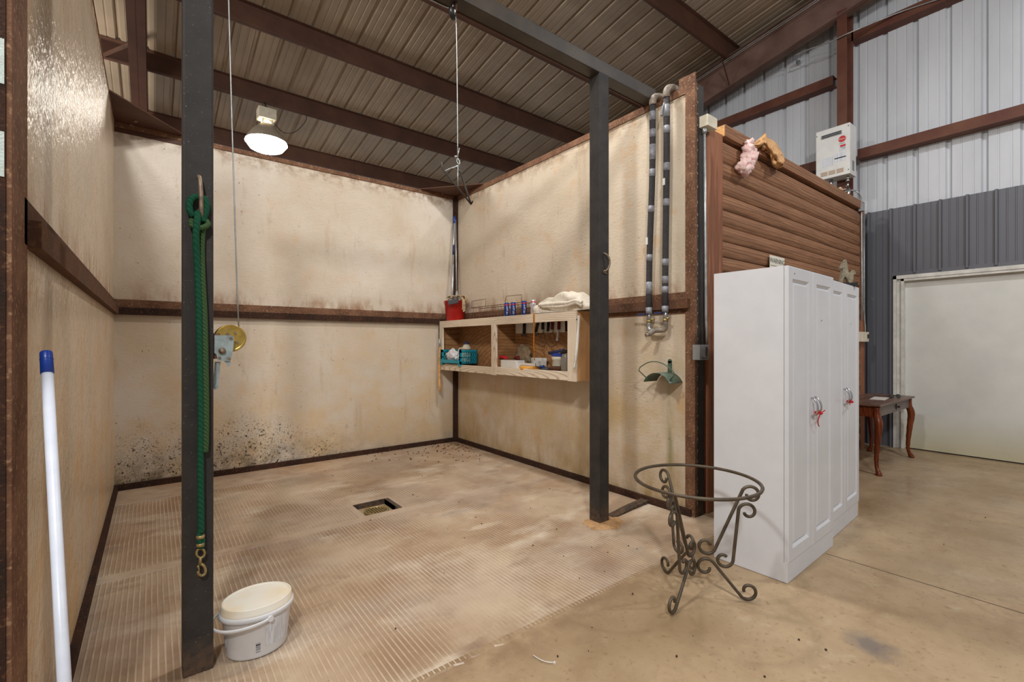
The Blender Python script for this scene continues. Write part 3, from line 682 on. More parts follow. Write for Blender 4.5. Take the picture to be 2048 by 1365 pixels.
d1 = struct('door_1', 'large flat white door in the grey metal wall')
MB().box((XG + .03, -2.2, .012), (XG + .07, 1.69, 2.23)).build('door_leaf', 'door', d1)
m = MB(); m.box((XG - .05, 1.69, 0), (XG + .07, 1.72, 2.26)); m.box((XG - .02, 1.72, 0), (XG + .03, 1.765, 2.27)); m.box((XG - .06, 1.765, 0), (XG + .0, 1.80, 2.28)); m.build('door_jamb', 'trim', d1)
m = MB(); m.box((XG - .05, -2.2, 2.205), (XG + .07, 1.72, 2.235)); m.box((XG - .06, -2.2, 2.235), (XG, 1.80, 2.28)); m.build('door_head', 'trim', d1)
MB().box((XG + .04, -2.2, -.002), (XG + .06, 1.69, .012)).build('threshold_gap', 'black', d1)

# ================================================================== LOG ROOM WALL
wg = struct('wall_front', 'brown half log siding wall beside the wash bay')
LX0, LX1, LY = 3.80, 7.28, 2.03
pz = [3.114, 2.93, 2.792, 2.657, 2.524, 2.391, 2.258, 2.125, 1.992, 1.859]
zs = [3.10] + [2.925 - .1345 * k for k in range(0, 22)]
for k in range(len(zs) - 1):
    z1, z0 = zs[k], max(zs[k + 1], 0.005); hgt = z1 - z0
    pr = [(LX0, LY + .012, z0)] + [(LX0, LY + .012 - .026 * math.sin(PI * t) ** .6, z0 + hgt * t) for t in (.06, .18, .34, .5, .66, .82, .94)] + [(LX0, LY + .012, z1)]
    m = MB(); m.prism(pr + [(LX0, LY + .05, z1), (LX0, LY + .05, z0)], (LX1 - LX0, 0, 0)); o = m.build('log_board', 'log', wg)
    o.location.x = 0
m = MB(); m.box((3.575, LY - .012, 0), (LX0, LY + .05, 3.14)); m.box((3.565, LY - .010, 0), (3.578, LY + .2, 3.135)); m.build('corner_board', 'log_trim', wg)
m = MB(); m.box((LX1, LY - .012, 0), (7.44, LY + .05, 3.16)); m.build('corner_board', 'log_trim', wg)
m = MB(); m.box((3.53, LY + .06, 0), (7.44, LY + .16, 3.10)); m.build('wall_core', 'rust_dark', wg)

# timber lying on the wall top
tb = MB(); tb.bevbox((3.80, LY - .035, 3.125), (7.36, LY + .06, 3.225), .004); t = tb.build('timber_beam', 'log'); tag(t, 'long brown timber lying along the top of the log siding', 'timber')
MB().box((3.796, LY - .03, 3.13), (3.80, LY + .055, 3.22)).build('cut_end', 'log_cut', t)
# scraps
for i, (x, y, rz, ln, mt, lab) in enumerate(((6.35, 2.14, .4, .34, 'log_cut', 'pale short board scrap lying nearest the kraft paper on the wall top'), (6.62, 2.16, -.5, .3, 'log_cut', 'short wood scrap tilted beside the water heater on the wall top'), (6.86, 2.12, .2, .26, 'log', 'brown wood scrap leaning under the water heater corner'))):
    m = MB(); c = Vector((x, y, 3.17 + i * .012)); dv = Vector((math.cos(rz), math.sin(rz), .22 + .12 * i)) * ln / 2; m.bar(c - dv + Vector((0, 0, .06)), c + dv + Vector((0, 0, .06)), .09, .022)
    tag(m.build('wood_scrap', mt), lab, 'wood scrap', 'wood scraps on the log wall top')
# insulation
m = MB(); ins = [((1499, 286), (.035, .04, .03)), ((1496, 300), (.05, .045, .05)), ((1498, 316), (.075, .05, .06)), ((1494, 328), (.085, .055, .06)), ((1490, 338), (.065, .05, .05)), ((1503, 312), (.05, .05, .06)), ((1484, 333), (.05, .045, .045)), ((1492, 345), (.04, .035, .03))]
for i, ((u, v), r) in enumerate(ins): m.blob(ony(u, v, 1.955), r, 20 + i, .55, 3)
tag(m.build('insulation_tuft', 'pink'), 'tuft of pink fibreglass insulation hanging over the log siding', 'insulation')
# kraft paper roll flap
m = MB(); topc = [(1502, 289), (1509, 285), (1517, 279), (1524, 273), (1531, 267), (1534, 275), (1541, 279), (1548, 283), (1555, 291), (1561, 301), (1566, 311), (1569, 322)]
botc = [(1504, 291), (1511, 296), (1518, 300), (1524, 302), (1530, 304), (1535, 307), (1539, 313), (1541, 320), (1544, 328), (1549, 335), (1556, 338), (1565, 333)]
topc = smooth_pts([(a, b, 0) for a, b in topc], 3); botc = smooth_pts([(a, b, 0) for a, b in botc], 3)
from mathutils import noise as mno
rows = []; NS = 16
for i, (a, b_) in enumerate(zip(topc, botc)):
    row = []
    for k in range(NS):
        t = k / (NS - 1); u = a.x + (b_.x - a.x) * t; v = a.y + (b_.y - a.y) * t
        cr = mno.noise(Vector((i * .22, k * .35, 1))) * .035 + .02 * abs(math.sin(i * .55 + t * 5)) + mno.noise(Vector((i * .6, k * .9, 4))) * .014
        row.append(ony(u, v, 2.05 - .19 * math.sin(PI * min(1, .15 + t * .7)) * (.45 + i * .012) + cr))
    rows.append(row)
vs = [p for r in rows for p in r]; fs = [(i * NS + k, i * NS + k + 1, (i + 1) * NS + k + 1, (i + 1) * NS + k) for i in range(len(rows) - 1) for k in range(NS - 1)]
m.add(vs, fs, True); kp = m.build('kraft_paper', 'kraft')
so = kp.modifiers.new('s', 'SOLIDIFY'); so.thickness = .004
tag(kp, 'crumpled brown kraft paper batt facing draped over the log wall top', 'paper')

# ================================================================== CONDUITS
cn = thing('conduit_run', 'thin vertical electrical conduit with ivory top box beside the log wall corner', 'conduit', (3.5, 1.99, 0))
m = MB(); a = ony(1409, 258, 1.985); b = ony(1412, 640, 1.985); c = ony(1413.5, 690, 1.985); m.tube([a, a.lerp(b, .5), b, b.lerp(c, .5) + Vector((.004, 0, 0)), c], .011, 10); m.build('conduit_pipe', 'galv', cn)
a = ony(1413, 250, 2.0); m = MB(); m.bevbox((a.x - .06, 1.955, 3.105), (a.x + .085, 2.06, 3.195), .006); m.build('top_box', 'ivory', cn)
m = MB(); m.lathe(ony(1409, 262, 1.985), [(.017, -.02), (.017, .015)], 12); m.build('pipe_fitting', 'galv', cn)
a = ony(1399.5, 690, 1.95); b = ony(1417.5, 720, 1.95); m = MB(); m.bevbox((a.x, 1.95, b.z), (b.x, 2.01, a.z), .003); m.build('switch_box', 'grey_box', cn)
m = MB(); m.tube([Vector((a.x + (b.x - a.x) * x, 1.947, b.z + (a.z - b.z) * z)) for x, z in ((.2, .2), (.35, .1), (.7, .12), (.78, .3), (.78, .85), (.66, .85), (.66, .3))], .0025, 6); m.build('box_latch', 'darkwire', cn)
cn = thing('conduit_run', 'pair of thin conduits with an ivory switch at the far end of the log wall', 'conduit', (7.2, 1.98, 0))
y = 2.0
m = MB(); m.tube(smooth_pts([ony(1690, 384, 2.12), ony(1704, 381, 2.08), ony(1715, 385, 2.02), ony(1722, 397, y), ony(1723, 420, y)], 5) + [ony(1724, 560, y), ony(1723, 640, y)], .011, 8)
m.tube([ony(1727.5, 430, y), ony(1728, 560, y), ony(1727.5, 620, y), ony(1729, 642, y), ony(1730.5, 655, y), ony(1730.5, 668, y)], .009, 8); m.build('conduit_pipe', 'galv', cn)
m = MB(); a = ony(1725, 415, 1.985); m.bevbox((a.x - .035, 1.97, a.z - .05), (a.x + .03, 2.02, a.z + .05), .004); m.build('conduit_fitting', 'grey_box', cn)
a = ony(1726, 664, 1.96); b = ony(1738, 684, 1.96); m = MB(); m.bevbox((a.x, 1.96, b.z), (b.x, 2.03, a.z), .006); m.build('switch_plate', 'ivory', cn)
m = MB(); m.box((b.x - .07, 1.955, b.z + .045), (b.x - .02, 1.962, a.z - .03)); m.build('switch_rocker', 'black', cn)
m = MB(); hk = [onx(1597, 125, 7.82), onx(1588, 116, 7.62)] + smooth_pts([onx(1590, 111, 7.42), onx(1620, 98, 7.43), onx(1660, 84, 7.43), onx(1700, 65, 7.43), onx(1790, 28, 7.66), onx(1890, -6, 7.68)], 5)
m.tube(hk, .009, 8); m.lathe(hk[0] + Vector((-.02, 0, 0)), [(.03, 0), (.03, .03)], 10, axis=(1, 0, 0)); tag(m.build('wall_conduit', 'galv'), 'bent grey conduit running along the upper brown girt of the end wall', 'conduit')

# ================================================================== WATER HEATER
he = thing('water_heater', 'cream tankless water heater with red badge on the end wall column', 'water heater', (7.55, 2.38, 3.69))
HX, HY0, HY1, HZ0, HZ1 = 7.22, 2.115, 2.52, 3.60, 4.27
a = onx(1632, 265, HX); b = onx(1700, 245, HX); HY1 = a.y; HY0 = b.y; HZ1 = (a.z + b.z) / 2; HZ0 = onx(1636, 362, HX).z
MB().bevbox((HX, HY0, HZ0), (HX + .235, HY1, HZ1), .006).build('case', 'heater', he)
hw = HY1 - HY0; hh = HZ1 - HZ0
def hx(u, w, d=0): return Vector((HX - .001 - d, HY1 - u * hw, HZ1 - w * hh))
def hrect(u0, w0, u1, w1, d0=-.004, d1=.0015):
    a = hx(u0, w0); b = hx(u1, w1); return (a.x - d1, b.y, b.z), (a.x - d0, a.y, a.z)
m = MB(); m.box(*hrect(.17, .11, .77, .18, 0, .008)); m.build('vent_frame', 'grey_box', he)
m = MB(); m.box(*hrect(.19, .118, .755, .138, 0, .010)); m.build('vent_slot', 'black', he); MB().box(*hrect(.19, .150, .755, .170, 0, .010)).build('vent_slot', 'black', he)
m = MB(); m.lathe(hx(.78, .285), [(.042, -.002), (.042, .002)], 28, sy=1, axis=(-1, 0, 0)); bd = m.build('badge', 'red_ink', he)
text('Rheem', .026, 'white', he, hx(.78, .285, .004), (0, -1, 0), (0, 0, 1))
text('Rheem', .022, 'teal_ink', he, hx(.78, .372, .002), (0, -1, 0), (0, 0, 1))
m = MB(); m.box(*hrect(.72, .40, .88, .44)); m.build('warning_strip', 'red_ink', he)
for q in ((.70, .41, .89, .52), (.55, .545, .9, .72), (.17, .58, .52, .76)): MB().box(*hrect(*q, -.004, .001)).build('label_sheet', 'label', he)
for q in ((.56, .635, .89, .655), (.74, .45, .86, .455), (.80, .475, .88, .482)): MB().box(*hrect(*q, -.004, .003)).build('label_bar', 'ink', he)
for u0 in (.15, .38, .62):
    for r in range(4): MB().box(*hrect(u0, .862 + r * .022, u0 + .2, .873 + r * .022, -.004, .003)).build('louvre', 'louvre', he)
for u, w_ in ((.03, .09), (.03, .9), (.96, .06), (.96, .92)): MB().lathe(hx(u, w_), [(.006, -.002), (.006, .003)], 8, axis=(-1, 0, 0)).build('case_screw', 'ink', he)
m = MB(); m.box((HX + .08, HY0 - .002, HZ0 + .06), (HX + .16, HY0 + .001, HZ0 + .19)); m.build('rating_plate', 'grey_box', he)
def hv(u, w_, d=0): return Vector((HX + .10 + d, HY1 - u * hw, HZ0 - w_))
m = MB(); m.tube([hv(.38, 0), hv(.38, .10)], .022); m.tube([hv(.38, .09), hv(.38, .115)], .028); m.tube([hv(.38, .11), hv(.40, .20)], .02); m.tube([hv(.42, .19), hv(.50, .26), hv(.52, .33)], .026)
m.tube([hv(.86, 0), hv(.86, .05)], .016); m.tube([hv(.86, .045), hv(.86, .075)], .022); m.tube([hv(.86, .09), hv(.86, .15)], .015); m.tube([hv(.86, .15), hv(.90, .22), hv(.82, .30), hv(.78, .36)], .019); m.build('chrome_pipes', 'chrome', he)
m = MB(); m.tube([hv(.64, .13), hv(.64, .34)], .018); m.tube([hv(.38, .165), hv(.9, .17)], .006); m.build('drain_pipe', 'ivory', he)
m = MB(); m.tube(smooth_pts([hv(.06, .0), hv(.08, .06), hv(.12, .12), hv(.24, .10), hv(.36, .12)], 4), .010); m.build('gas_hose', 'cord', he)

# ================================================================== INSULATED WATER PIPES
wp_ = thing('water_pipes', 'two black foam wrapped water pipes with silver tape joined at a spigot', 'pipes', (3.33, 2.33, 1.4))
PX = 3.335
lt, lb_ = onx(1306, 205, PX), onx(1298, 628, PX); rtp, rb = onx(1333, 190, PX), onx(1331, 625, PX)
def on_l(z): t = (z - lb_.z) / (lt.z - lb_.z); return lb_.lerp(lt, t) + Vector((0, .006 * math.sin(t * 7), 0))
def on_r(z): t = (z - rb.z) / (rtp.z - rb.z); return rb.lerp(rtp, t) + Vector((0, .004 * math.sin(t * 5 + 1), 0))
for f, z0, z1 in ((on_l, lb_.z, lt.z), (on_r, rb.z, rtp.z)):
    MB().tube([f(z0 + (z1 - z0) * i / 10) for i in range(11)], .0255, 14).build('foam_sleeve', 'foam', wp_)
Z1 = [3.339, 3.242, 3.187, 3.132, 3.031, 2.917, 2.853, 2.545, 2.49, 2.136, 2.093, 1.929, 1.823, 1.688, 1.629]
for a, b in ((3.339, 3.262), (3.187, 3.12), (3.06, 2.93), (2.853, 2.79), (2.545, 2.49), (2.136, 2.08), (1.905, 1.80), (1.688, 1.629)):
    MB().tube([on_l(a), on_l(b)], .0272, 14).build('tape_band', 'tape', wp_)
for a, b in ((3.34, 3.24), (3.167, 3.105), (2.863, 2.80), (2.568, 2.51), (2.077, 2.02), (1.935, 1.875), (1.851, 1.798), (1.691, 1.642)):
    MB().tube([on_r(a), on_r(b)], .0272, 14).build('tape_band', 'tape', wp_)
m = MB(); m.box((PX - .029, on_r(2.72).y - .004, 2.68), (PX - .0245, on_r(2.72).y + .018, 2.735)); m.build('paper_tag', 'white', wp_)
m = MB(); m.box((PX - .029, on_l(2.28).y + .004, 2.22), (PX - .0245, on_l(2.28).y + .024, 2.28)); m.build('paper_tag', 'white', wp_)
m = MB(); m.tube(smooth_pts([rtp + Vector((-.02, .005, -.07)), rtp + Vector((-.032, .02, -.13)), rtp + Vector((-.028, .026, -.17))], 3), [.010] * 6 + [.014], 6); m.build('loose_tape', 'tape', wp_)
for p, k in ((lt, 0), (rtp, .02)):
    m = MB(); m.tube(smooth_pts([p + Vector((0, 0, -.02)), p + Vector((-.004, -.002, .012)), p + Vector((.012, -.006, .040 + k * .5)), p + Vector((.06, -.012, .060 + k * .5)), p + Vector((.12, -.014, .062 + k * .5))], 4), .031, 12); m.build('pipe_elbow', 'copper', wp_)
# lower fittings
vb = [(lb_, 1), (rb, -1)]
for p, k in vb:
    MB().tube([p + Vector((0, 0, .01)), p + Vector((0, 0, -.055))], .0185, 12).build('valve_body', 'galv', wp_)
    m = MB(); m.lathe(p + Vector((0, 0, -.055)), [(.024, -.02), (.024, .0)], 12); m.tube([p + Vector((-.005, 0, -.05)), p + Vector((-.01, -.06 if k > 0 else -.04, -.052))], .009, 8); m.build('pipe_clamp', 'bronze', wp_)
    m = MB(); c = p + Vector((-.03, 0, -.005)); c2 = c + Vector((0, .10, .003)) if k > 0 else c + Vector((0, .09, .0)); m.bar(c + Vector((.03, 0, 0)), c, .012, .012); m.bevbox((c.x - .006, c.y + .018, c.z - .009), (c.x + .006, c2.y, c.z + .009), .004); m.build('valve_handle', 'navy', wp_)
l2 = lb_ + Vector((0, 0, -.075)); r2 = rb + Vector((0, 0, -.075)); jn = l2.lerp(r2, .45) + Vector((-.01, 0, -.07))
m = MB(); m.tube(smooth_pts([l2, l2 + Vector((0, .0, -.045)), l2 + Vector((-.004, -.02, -.068)), jn], 5), .0195, 12); m.build('lower_elbow', 'galv', wp_)
m = MB(); m.tube(smooth_pts([r2, r2 + Vector((0, .0, -.045)), r2 + Vector((-.004, .018, -.07)), jn], 5), .0205, 12); m.build('lower_elbow', 'copper', wp_)
m = MB(); sp = jn + Vector((-.075, .012, -.03)); m.tube([jn + Vector((.01, 0, .005)), sp], .020, 12); m.tube([sp, sp + Vector((-.03, .006, -.013))], .015, 12); m.tube([sp + Vector((-.004, 0, 0)), sp + Vector((-.010, .001, -.004))], .0225, 12); m.build('spigot', 'copper', wp_)

# hose hanger
hh_ = thing('hose_hanger', 'green curved metal hose hanger screwed to the right bay wall', 'hose hanger', (3.4, 2.26, 1.1))
cy_, sz = 2.262, 1.03
m = MB(); arc = [(cy_ + .155 * math.sin(a) * .86, 1.145 + .115 * (math.cos(a) - 1) * 1.15) for a in [-1.15 + 2.3 * i / 14 for i in range(15)]]
m.add([(3.40, y, z) for y, z in arc] + [(3.215, y, z) for y, z in arc] + [(3.40, y, z - .003) for y, z in arc] + [(3.215, y, z - .003) for y, z in arc],
      [(k, k + 1, 16 + k, 15 + k) for k in range(14)] + [(30 + k, 31 + k, 46 + k, 45 + k) for k in range(14)] + [(15 + k, 16 + k, 46 + k, 45 + k) for k in range(14)] + [(k, k + 1, 31 + k, 30 + k) for k in range(14)], True); m.build('saddle', 'greenmetal', hh_)
m = MB(); X = 3.215; m.tube([(X + .03, cy_ + .105, 1.09), (X, cy_ + .17, 1.155)] + smooth_pts([(X, cy_ + .155, 1.185), (X, cy_ + .08, 1.225), (X, cy_, 1.235), (X, cy_ - .08, 1.215), (X, cy_ - .155, 1.165)], 4) + [(X, cy_ - .17, 1.14), (X + .03, cy_ - .10, 1.08)], .0045, 8); m.build('wire_guard', 'greenmetal', hh_)
m = MB(); m.box((3.402, cy_ - .018, 1.06), (3.409, cy_ + .018, 1.235)); m.lathe((3.402, cy_, 1.235), [(.018, 0), (.018, .007)], 14, axis=(1, 0, 0)); m.build('back_plate', 'greenmetal', hh_)

# ================================================================== BAY LAMP BEYOND THE BACK WALL
LD = 7.44
bl = thing('high_bay_lamp', 'lit high bay lamp with round reflector hanging beyond the back wall', 'lamp', atd(533, 292, LD))
lc = atd(533, 287, LD)
m = MB(); m.lathe(lc, [(.305, .0), (.28, .07), (.2, .19), (.12, .27), (.09, .30)], 36, cap=False); m.build('reflector', 'reflector', bl)
m = MB(); m.lathe(lc, [(.30, .02), (.297, -.005), (.24, -.085), (.17, -.115), (.08, -.125)], 36); m.build('diffuser', 'lens_lit', bl)
bc = atd(533, 231, LD)
m = MB(); m.bevbox((bc.x - .13, bc.y - .10, bc.z - .08), (bc.x + .13, bc.y + .10, bc.z + .09), .012); m.bevbox((bc.x - .07, bc.y - .07, lc.z + .27), (bc.x + .08, bc.y + .07, bc.z - .08), .01); m.build('ballast_box', 'ivory', bl)
m = MB(); m.tube([atd(530, 205, LD), atd(531, 214, LD)], .012); m.tube(smooth_pts([atd(527, 216, LD), atd(531, 212, LD), atd(534, 217, LD), atd(530, 221, LD), atd(536, 224, LD)], 4), .008); m.build('hook', 'darkwire', bl)
m = MB(); m.tube(smooth_pts([atd(548, 246, LD), atd(562, 262, LD), atd(575, 267, LD), atd(590, 264, LD), atd(604, 252, LD), atd(612, 240, LD), atd(614, 228, LD)], 5), .006); m.build('power_cord', 'cord', bl)

# ================================================================== LEAD ROPE
lr = thing('lead_rope', 'green horse lead rope tied to the left dark post', 'rope', (.155, 2.31, 1.95))
def rp_(u, v, dy=0): return ony(u, v, 2.312 + dy)
m = MB(); m.tube(smooth_pts([rp_(396, 393), rp_(384, 398), rp_(379, 410), rp_(381, 424), rp_(388, 433)], 5), .0135); m.tube(smooth_pts([rp_(396, 393), rp_(408, 398), rp_(412, 410), rp_(411, 424), rp_(407, 436), rp_(406, 444)], 5), .0135); m.build('rope_loop', 'rope_green', lr)
m = MB(); m.tube(smooth_pts([rp_(385, 440, .006), rp_(383, 447), rp_(388, 454, -.006), rp_(398, 456, -.014), rp_(408, 455, -.01), rp_(415, 450, -.002), rp_(413, 443, .004), rp_(407, 445, .01)], 5), .0115); m.build('hitch_knot', 'rope_yellow', lr)
m = MB(); L = [rp_(396, 424, -.01), rp_(394, 445, -.02), rp_(392, 480, -.018), rp_(395, 540), rp_(398, 620), rp_(400, 720), rp_(402, 830), rp_(401, 940), rp_(402, 1040), rp_(402, 1066)]; m.tube(smooth_pts(L, 8), .0125); m.build('rope_strand', 'rope_green', lr)
m = MB(); L = [rp_(405, 455, .006), rp_(403, 500, .008), rp_(405, 560, .006), rp_(409, 640, .004), rp_(411, 740), rp_(412, 830), rp_(411.5, 885), rp_(411, 906)]; m.tube(smooth_pts(L, 8), [.0115] * 50 + [.0105] * 6 + [.006]); m.build('rope_tail', 'rope_yellow', lr)
m = MB(); m.tube(smooth_pts([rp_(400, 1064), rp_(399, 1082), rp_(401, 1096)], 3), .011); m.tube(smooth_pts([rp_(405, 1078), rp_(406, 1090), rp_(403, 1098)], 3), .008); m.build('rope_end', 'rope_green', lr)
m = MB()
for v in (1074, 1090): m.lathe(rp_(401, v), [(.0145, -.007), (.0160, 0), (.0145, .007)], 14)
m.build('brass_clamps', 'bronze', lr)
sn = MB(); sn.tube([rp_(401 + 8.2 * math.cos(a), 1107 + 9 * math.sin(a)) for a in [2 * PI * k / 18 for k in range(18)]], .0045, 8, closed=True)
sn.tube([rp_(401, 1115), rp_(400.5, 1122), rp_(400, 1130)], [.0065, .0055, .007]); sn.tube(smooth_pts([rp_(398, 1128), rp_(406, 1131), rp_(410.5, 1139), rp_(410, 1147), rp_(404, 1152), rp_(397.5, 1149), rp_(396, 1143)], 4), .0055); sn.tube([rp_(397, 1131), rp_(398.5, 1147)], .003, 6); sn.lathe(rp_(396, 1134), [(.004, -.004), (.004, .004)], 8, axis=(1, 0, 0))
sn.build('snap_hook', 'bronze', lr)

# ================================================================== WHITE BUCKET
bk = thing('plastic_bucket', 'oval white plastic bucket with snapped-on lid beside the left dark post', 'bucket', (.372, 2.372, 0))
bc_ = Vector((.376, 2.392, 0)); ex, ey = .95, .80
m = MB(); m.lathe(bc_, [(.118, .0), (.127, .004), (.130, .012), (.145, .165), (.149, .17), (.149, .178)], 44, ex, ey); m.build('pail', 'bucket', bk)
m = MB(); m.lathe(bc_, [(.152, .172), (.160, .176), (.160, .190), (.156, .196), (.149, .198)], 44, ex, ey, cap=False); m.build('rim', 'bucket', bk)
m = MB(); m.lathe(bc_, [(.154, .194), (.155, .200), (.150, .204), (.150, .226), (.146, .230), (.141, .2295), (.139, .224)], 44, ex, ey); m.build('lid', 'lid', bk)
def bkp(ang, r, z): return bc_ + Vector((math.cos(ang) * r * ex, math.sin(ang) * r * ey, z))
a0 = math.radians(-78)
hp_ = []
for i in range(25):
    t = i / 24; ang = a0 - t * PI * 1.02
    hp_.append(bkp(ang, .162 + .026 * math.sin(PI * t), .172 - .016 * math.sin(PI * t)))
m = MB(); m.tube(hp_, .0075, 8, sx=.5); m.build('bail_handle', 'bucket', bk)
for ang in (a0, a0 - PI * 1.02): MB().lathe(bkp(ang, .153, .172), [(.012, 0), (.012, .014)], 14, axis=(math.cos(ang), math.sin(ang), 0)).build('handle_ear', 'bucket', bk)
def wrap(ang0, ang1, z0, z1, d=.0008, n=10):
    m = MB(); f = lambda z: .130 + (z - .012) / .153 * .015 + d
    vs = []; 
    for i in range(n + 1):
        a = ang0 + (ang1 - ang0) * i / n; vs += [bkp(a, f(z0), z0), bkp(a, f(z1), z1)]
    m.add(vs, [(2 * i, 2 * i + 2, 2 * i + 3, 2 * i + 1) for i in range(n)], True); return m
rd = math.radians
wrap(rd(-84), rd(-36), .045, .160).build('printed_label', 'label', bk, fixn=False)
wrap(rd(-100), rd(-92), .030, .072).build('barcode', 'barcode', bk, fixn=False)
wrap(rd(-172), rd(-160), .05, .135).build('printed_label', 'label', bk, fixn=False)

# ================================================================== WHITE POLE AT LEFT
pl_ = thing('mop_pole', 'white pole with blue cap leaning against the left bay wall', 'pole', (-.10, 1.17, 0))
pt, pb = Vector((-.236, 1.815, 1.357)), Vector((-.098, 1.165, 0))
dv = (pb - pt).normalized(); m = MB(); m.tube([pt + dv * .06, pb], .0125, 16); m.build('shaft', 'pole', pl_)
m = MB(); m.tube([pt, pt + dv * .004, pt + dv * .065], [.0125, .0135, .0142], 16); m.tube([pt + dv * .0225, pt + dv * .024], .0145, 16); m.build('cap', 'blue', pl_)

# ================================================================== WALL SHELF
SX0, SX1, SY0, SY1, SZ0, SZ1 = 3.11, XR - .001, 3.06, 5.66, 1.03, 1.688
sh = thing('wall_shelf', 'pale pine wall shelf with two open bays on the right bay wall', 'shelf', (3.26, 4.36, 1.03))
MB().box((SX0 + .02, SY0 + .02, SZ1 - .02), (SX1, SY1, SZ1)).build('top_board', 'ply', sh)
MB().box((SX0 + .02, SY0 + .02, SZ0 + .045), (SX1, SY1, SZ0 + .065)).build('bottom_board', 'ply', sh)
MB().box((SX1 - .006, SY0 + .02, SZ0 + .04), (SX1, SY1, SZ1 - .02)).build('back_board', 'ply', sh)
MB().box((SX0 + .022, SY0, SZ0 + .0), (SX1, SY0 + .018, SZ1)).build('end_panel', 'ply_light', sh)
MB().box((SX0 + .022, SY1 - .018, SZ0), (SX1, SY1, SZ1)).build('end_panel', 'ply', sh)
MB().box((SX0 + .022, 4.36, SZ0 + .065), (SX1 - .006, 4.378, SZ1 - .02)).build('divider', 'ply', sh)
MB().bevbox((SX0, SY0, SZ1 - .09), (SX0 + .022, SY1, SZ1), .003).build('face_rail', 'pine', sh)
MB().bevbox((SX0, SY0 + .10, SZ0), (SX0 + .022, 4.335, SZ0 + .085), .003).build('face_rail', 'pine', sh)
MB().bevbox((SX0, 4.42, SZ0 - .005), (SX0 + .022, SY1, SZ0 + .08), .003).build('face_rail', 'pine', sh)
MB().bevbox((SX0 - .001, SY0 + .0, SZ0 - .005), (SX0 + .021, SY0 + .11, SZ1 - .075), .003).build('face_stile', 'pine_v', sh)
MB().bevbox((SX0 - .002, 4.33, SZ0 - .012), (SX0 + .021, 4.425, SZ1 - .088), .003).build('face_stile', 'pine_v', sh)
MB().bevbox((SX0, SY1 - .085, SZ0 + .08), (SX0 + .022, SY1, SZ1 - .088), .003).build('face_stile', 'pine_v', sh)
TZ = SZ1; BZ = SZ0 + .0655
# red bucket with mop head
rb_ = thing('red_bucket', 'red plastic bucket standing at the left end of the shelf top', 'bucket', (3.24, 5.45, TZ))
c = Vector((3.235, 5.45, TZ))
m = MB(); m.lathe(c, [(.112, 0), (.118, .005), (.146, .255), (.152, .256), (.152, .268), (.141, .268), (.135, .25), (.11, .03)], 32); m.build('pail', 'red', rb_)
m = MB(); m.tube([c + Vector((math.cos(a) * .155, math.sin(a) * .155, .255 - .09 * math.sin(a + .3) ** 2)) for a in [-.3 + PI * i / 14 for i in range(15)]], .003, 6); m.build('bail_handle', 'galv', rb_)
mp = thing('sponge_mop', 'silver mop pole with grey clamp plate standing in the red bucket', 'mop', c + Vector((-.03, -.02, .2)))
d0 = 6.18
top = atd(909, 434, 6.45); bot = atd(904, 596, 6.2)
m = MB(); m.tube([bot + Vector((0, 0, -.10)), bot.lerp(top, .40)], .0135, 10); m.tube([bot.lerp(top, .40), bot.lerp(top, .93)], .0105, 10); m.build('pole', 'alu', mp)
m = MB(); m.tube([bot.lerp(top, .52), bot.lerp(top, .64)], .0145, 10); m.build('grip', 'navy', mp)
m = MB(); m.tube([bot.lerp(top, .92), top], .014, 10); m.build('pole_cap', 'blue', mp)
m = MB(); a = atd(897, 606, 6.09); b = atd(916, 602, 6.05); m.bar(a, b, .03, .055); m.tube(smooth_pts([a, a + Vector((0, 0, .04)), a.lerp(b, .5) + Vector((0, 0, .05)), b + Vector((0, 0, .04)), b], 4), .006); m.build('clamp_plate', 'greyplastic', mp)
ms = thing('string_mop', 'string mop with grey pole and cotton head in the red bucket', 'mop', c + Vector((.02, -.03, .25)))
top = atd(911, 440, 6.5); bot = atd(913.5, 590, 6.22)
m = MB(); m.tube([bot, top], .0095, 10); m.build('pole', 'galv', ms)
m = MB(); m.tube([bot + Vector((0, 0, .05)), bot, bot + Vector((0, 0, -.03))], [.012, .018, .03], 10); m.build('socket', 'grey_box', ms)
m = MB(); rn = random.Random(4); bc2 = atd(914, 596, 6.17)
for i in range(70):
    a = rn.uniform(-.13, .13); b = rn.uniform(-.06, .06); ln = rn.uniform(.03, .08) if a > -.06 else .02
    p0 = bc2 + RT * a * .3 + FW * b * .3 + Vector((0, 0, .02)); p1 = bc2 + RT * a + FW * b + Vector((0, 0, .025 - abs(a) * .05)); p2 = p1 + RT * (.02 if a > 0 else -.012) + Vector((0, 0, -ln))
    m.tube(smooth_pts([p0, p1, p2], 3), .0055, 5)
for i in range(9):
    p1 = atd(926 + rn.uniform(-2, 4), 600, 6.12); m.tube(smooth_pts([bc2, p1, p1 + Vector((.005, 0, -.07 - rn.random() * .1))], 3), .006, 5)
m.build('cotton_strands', 'mop', ms)
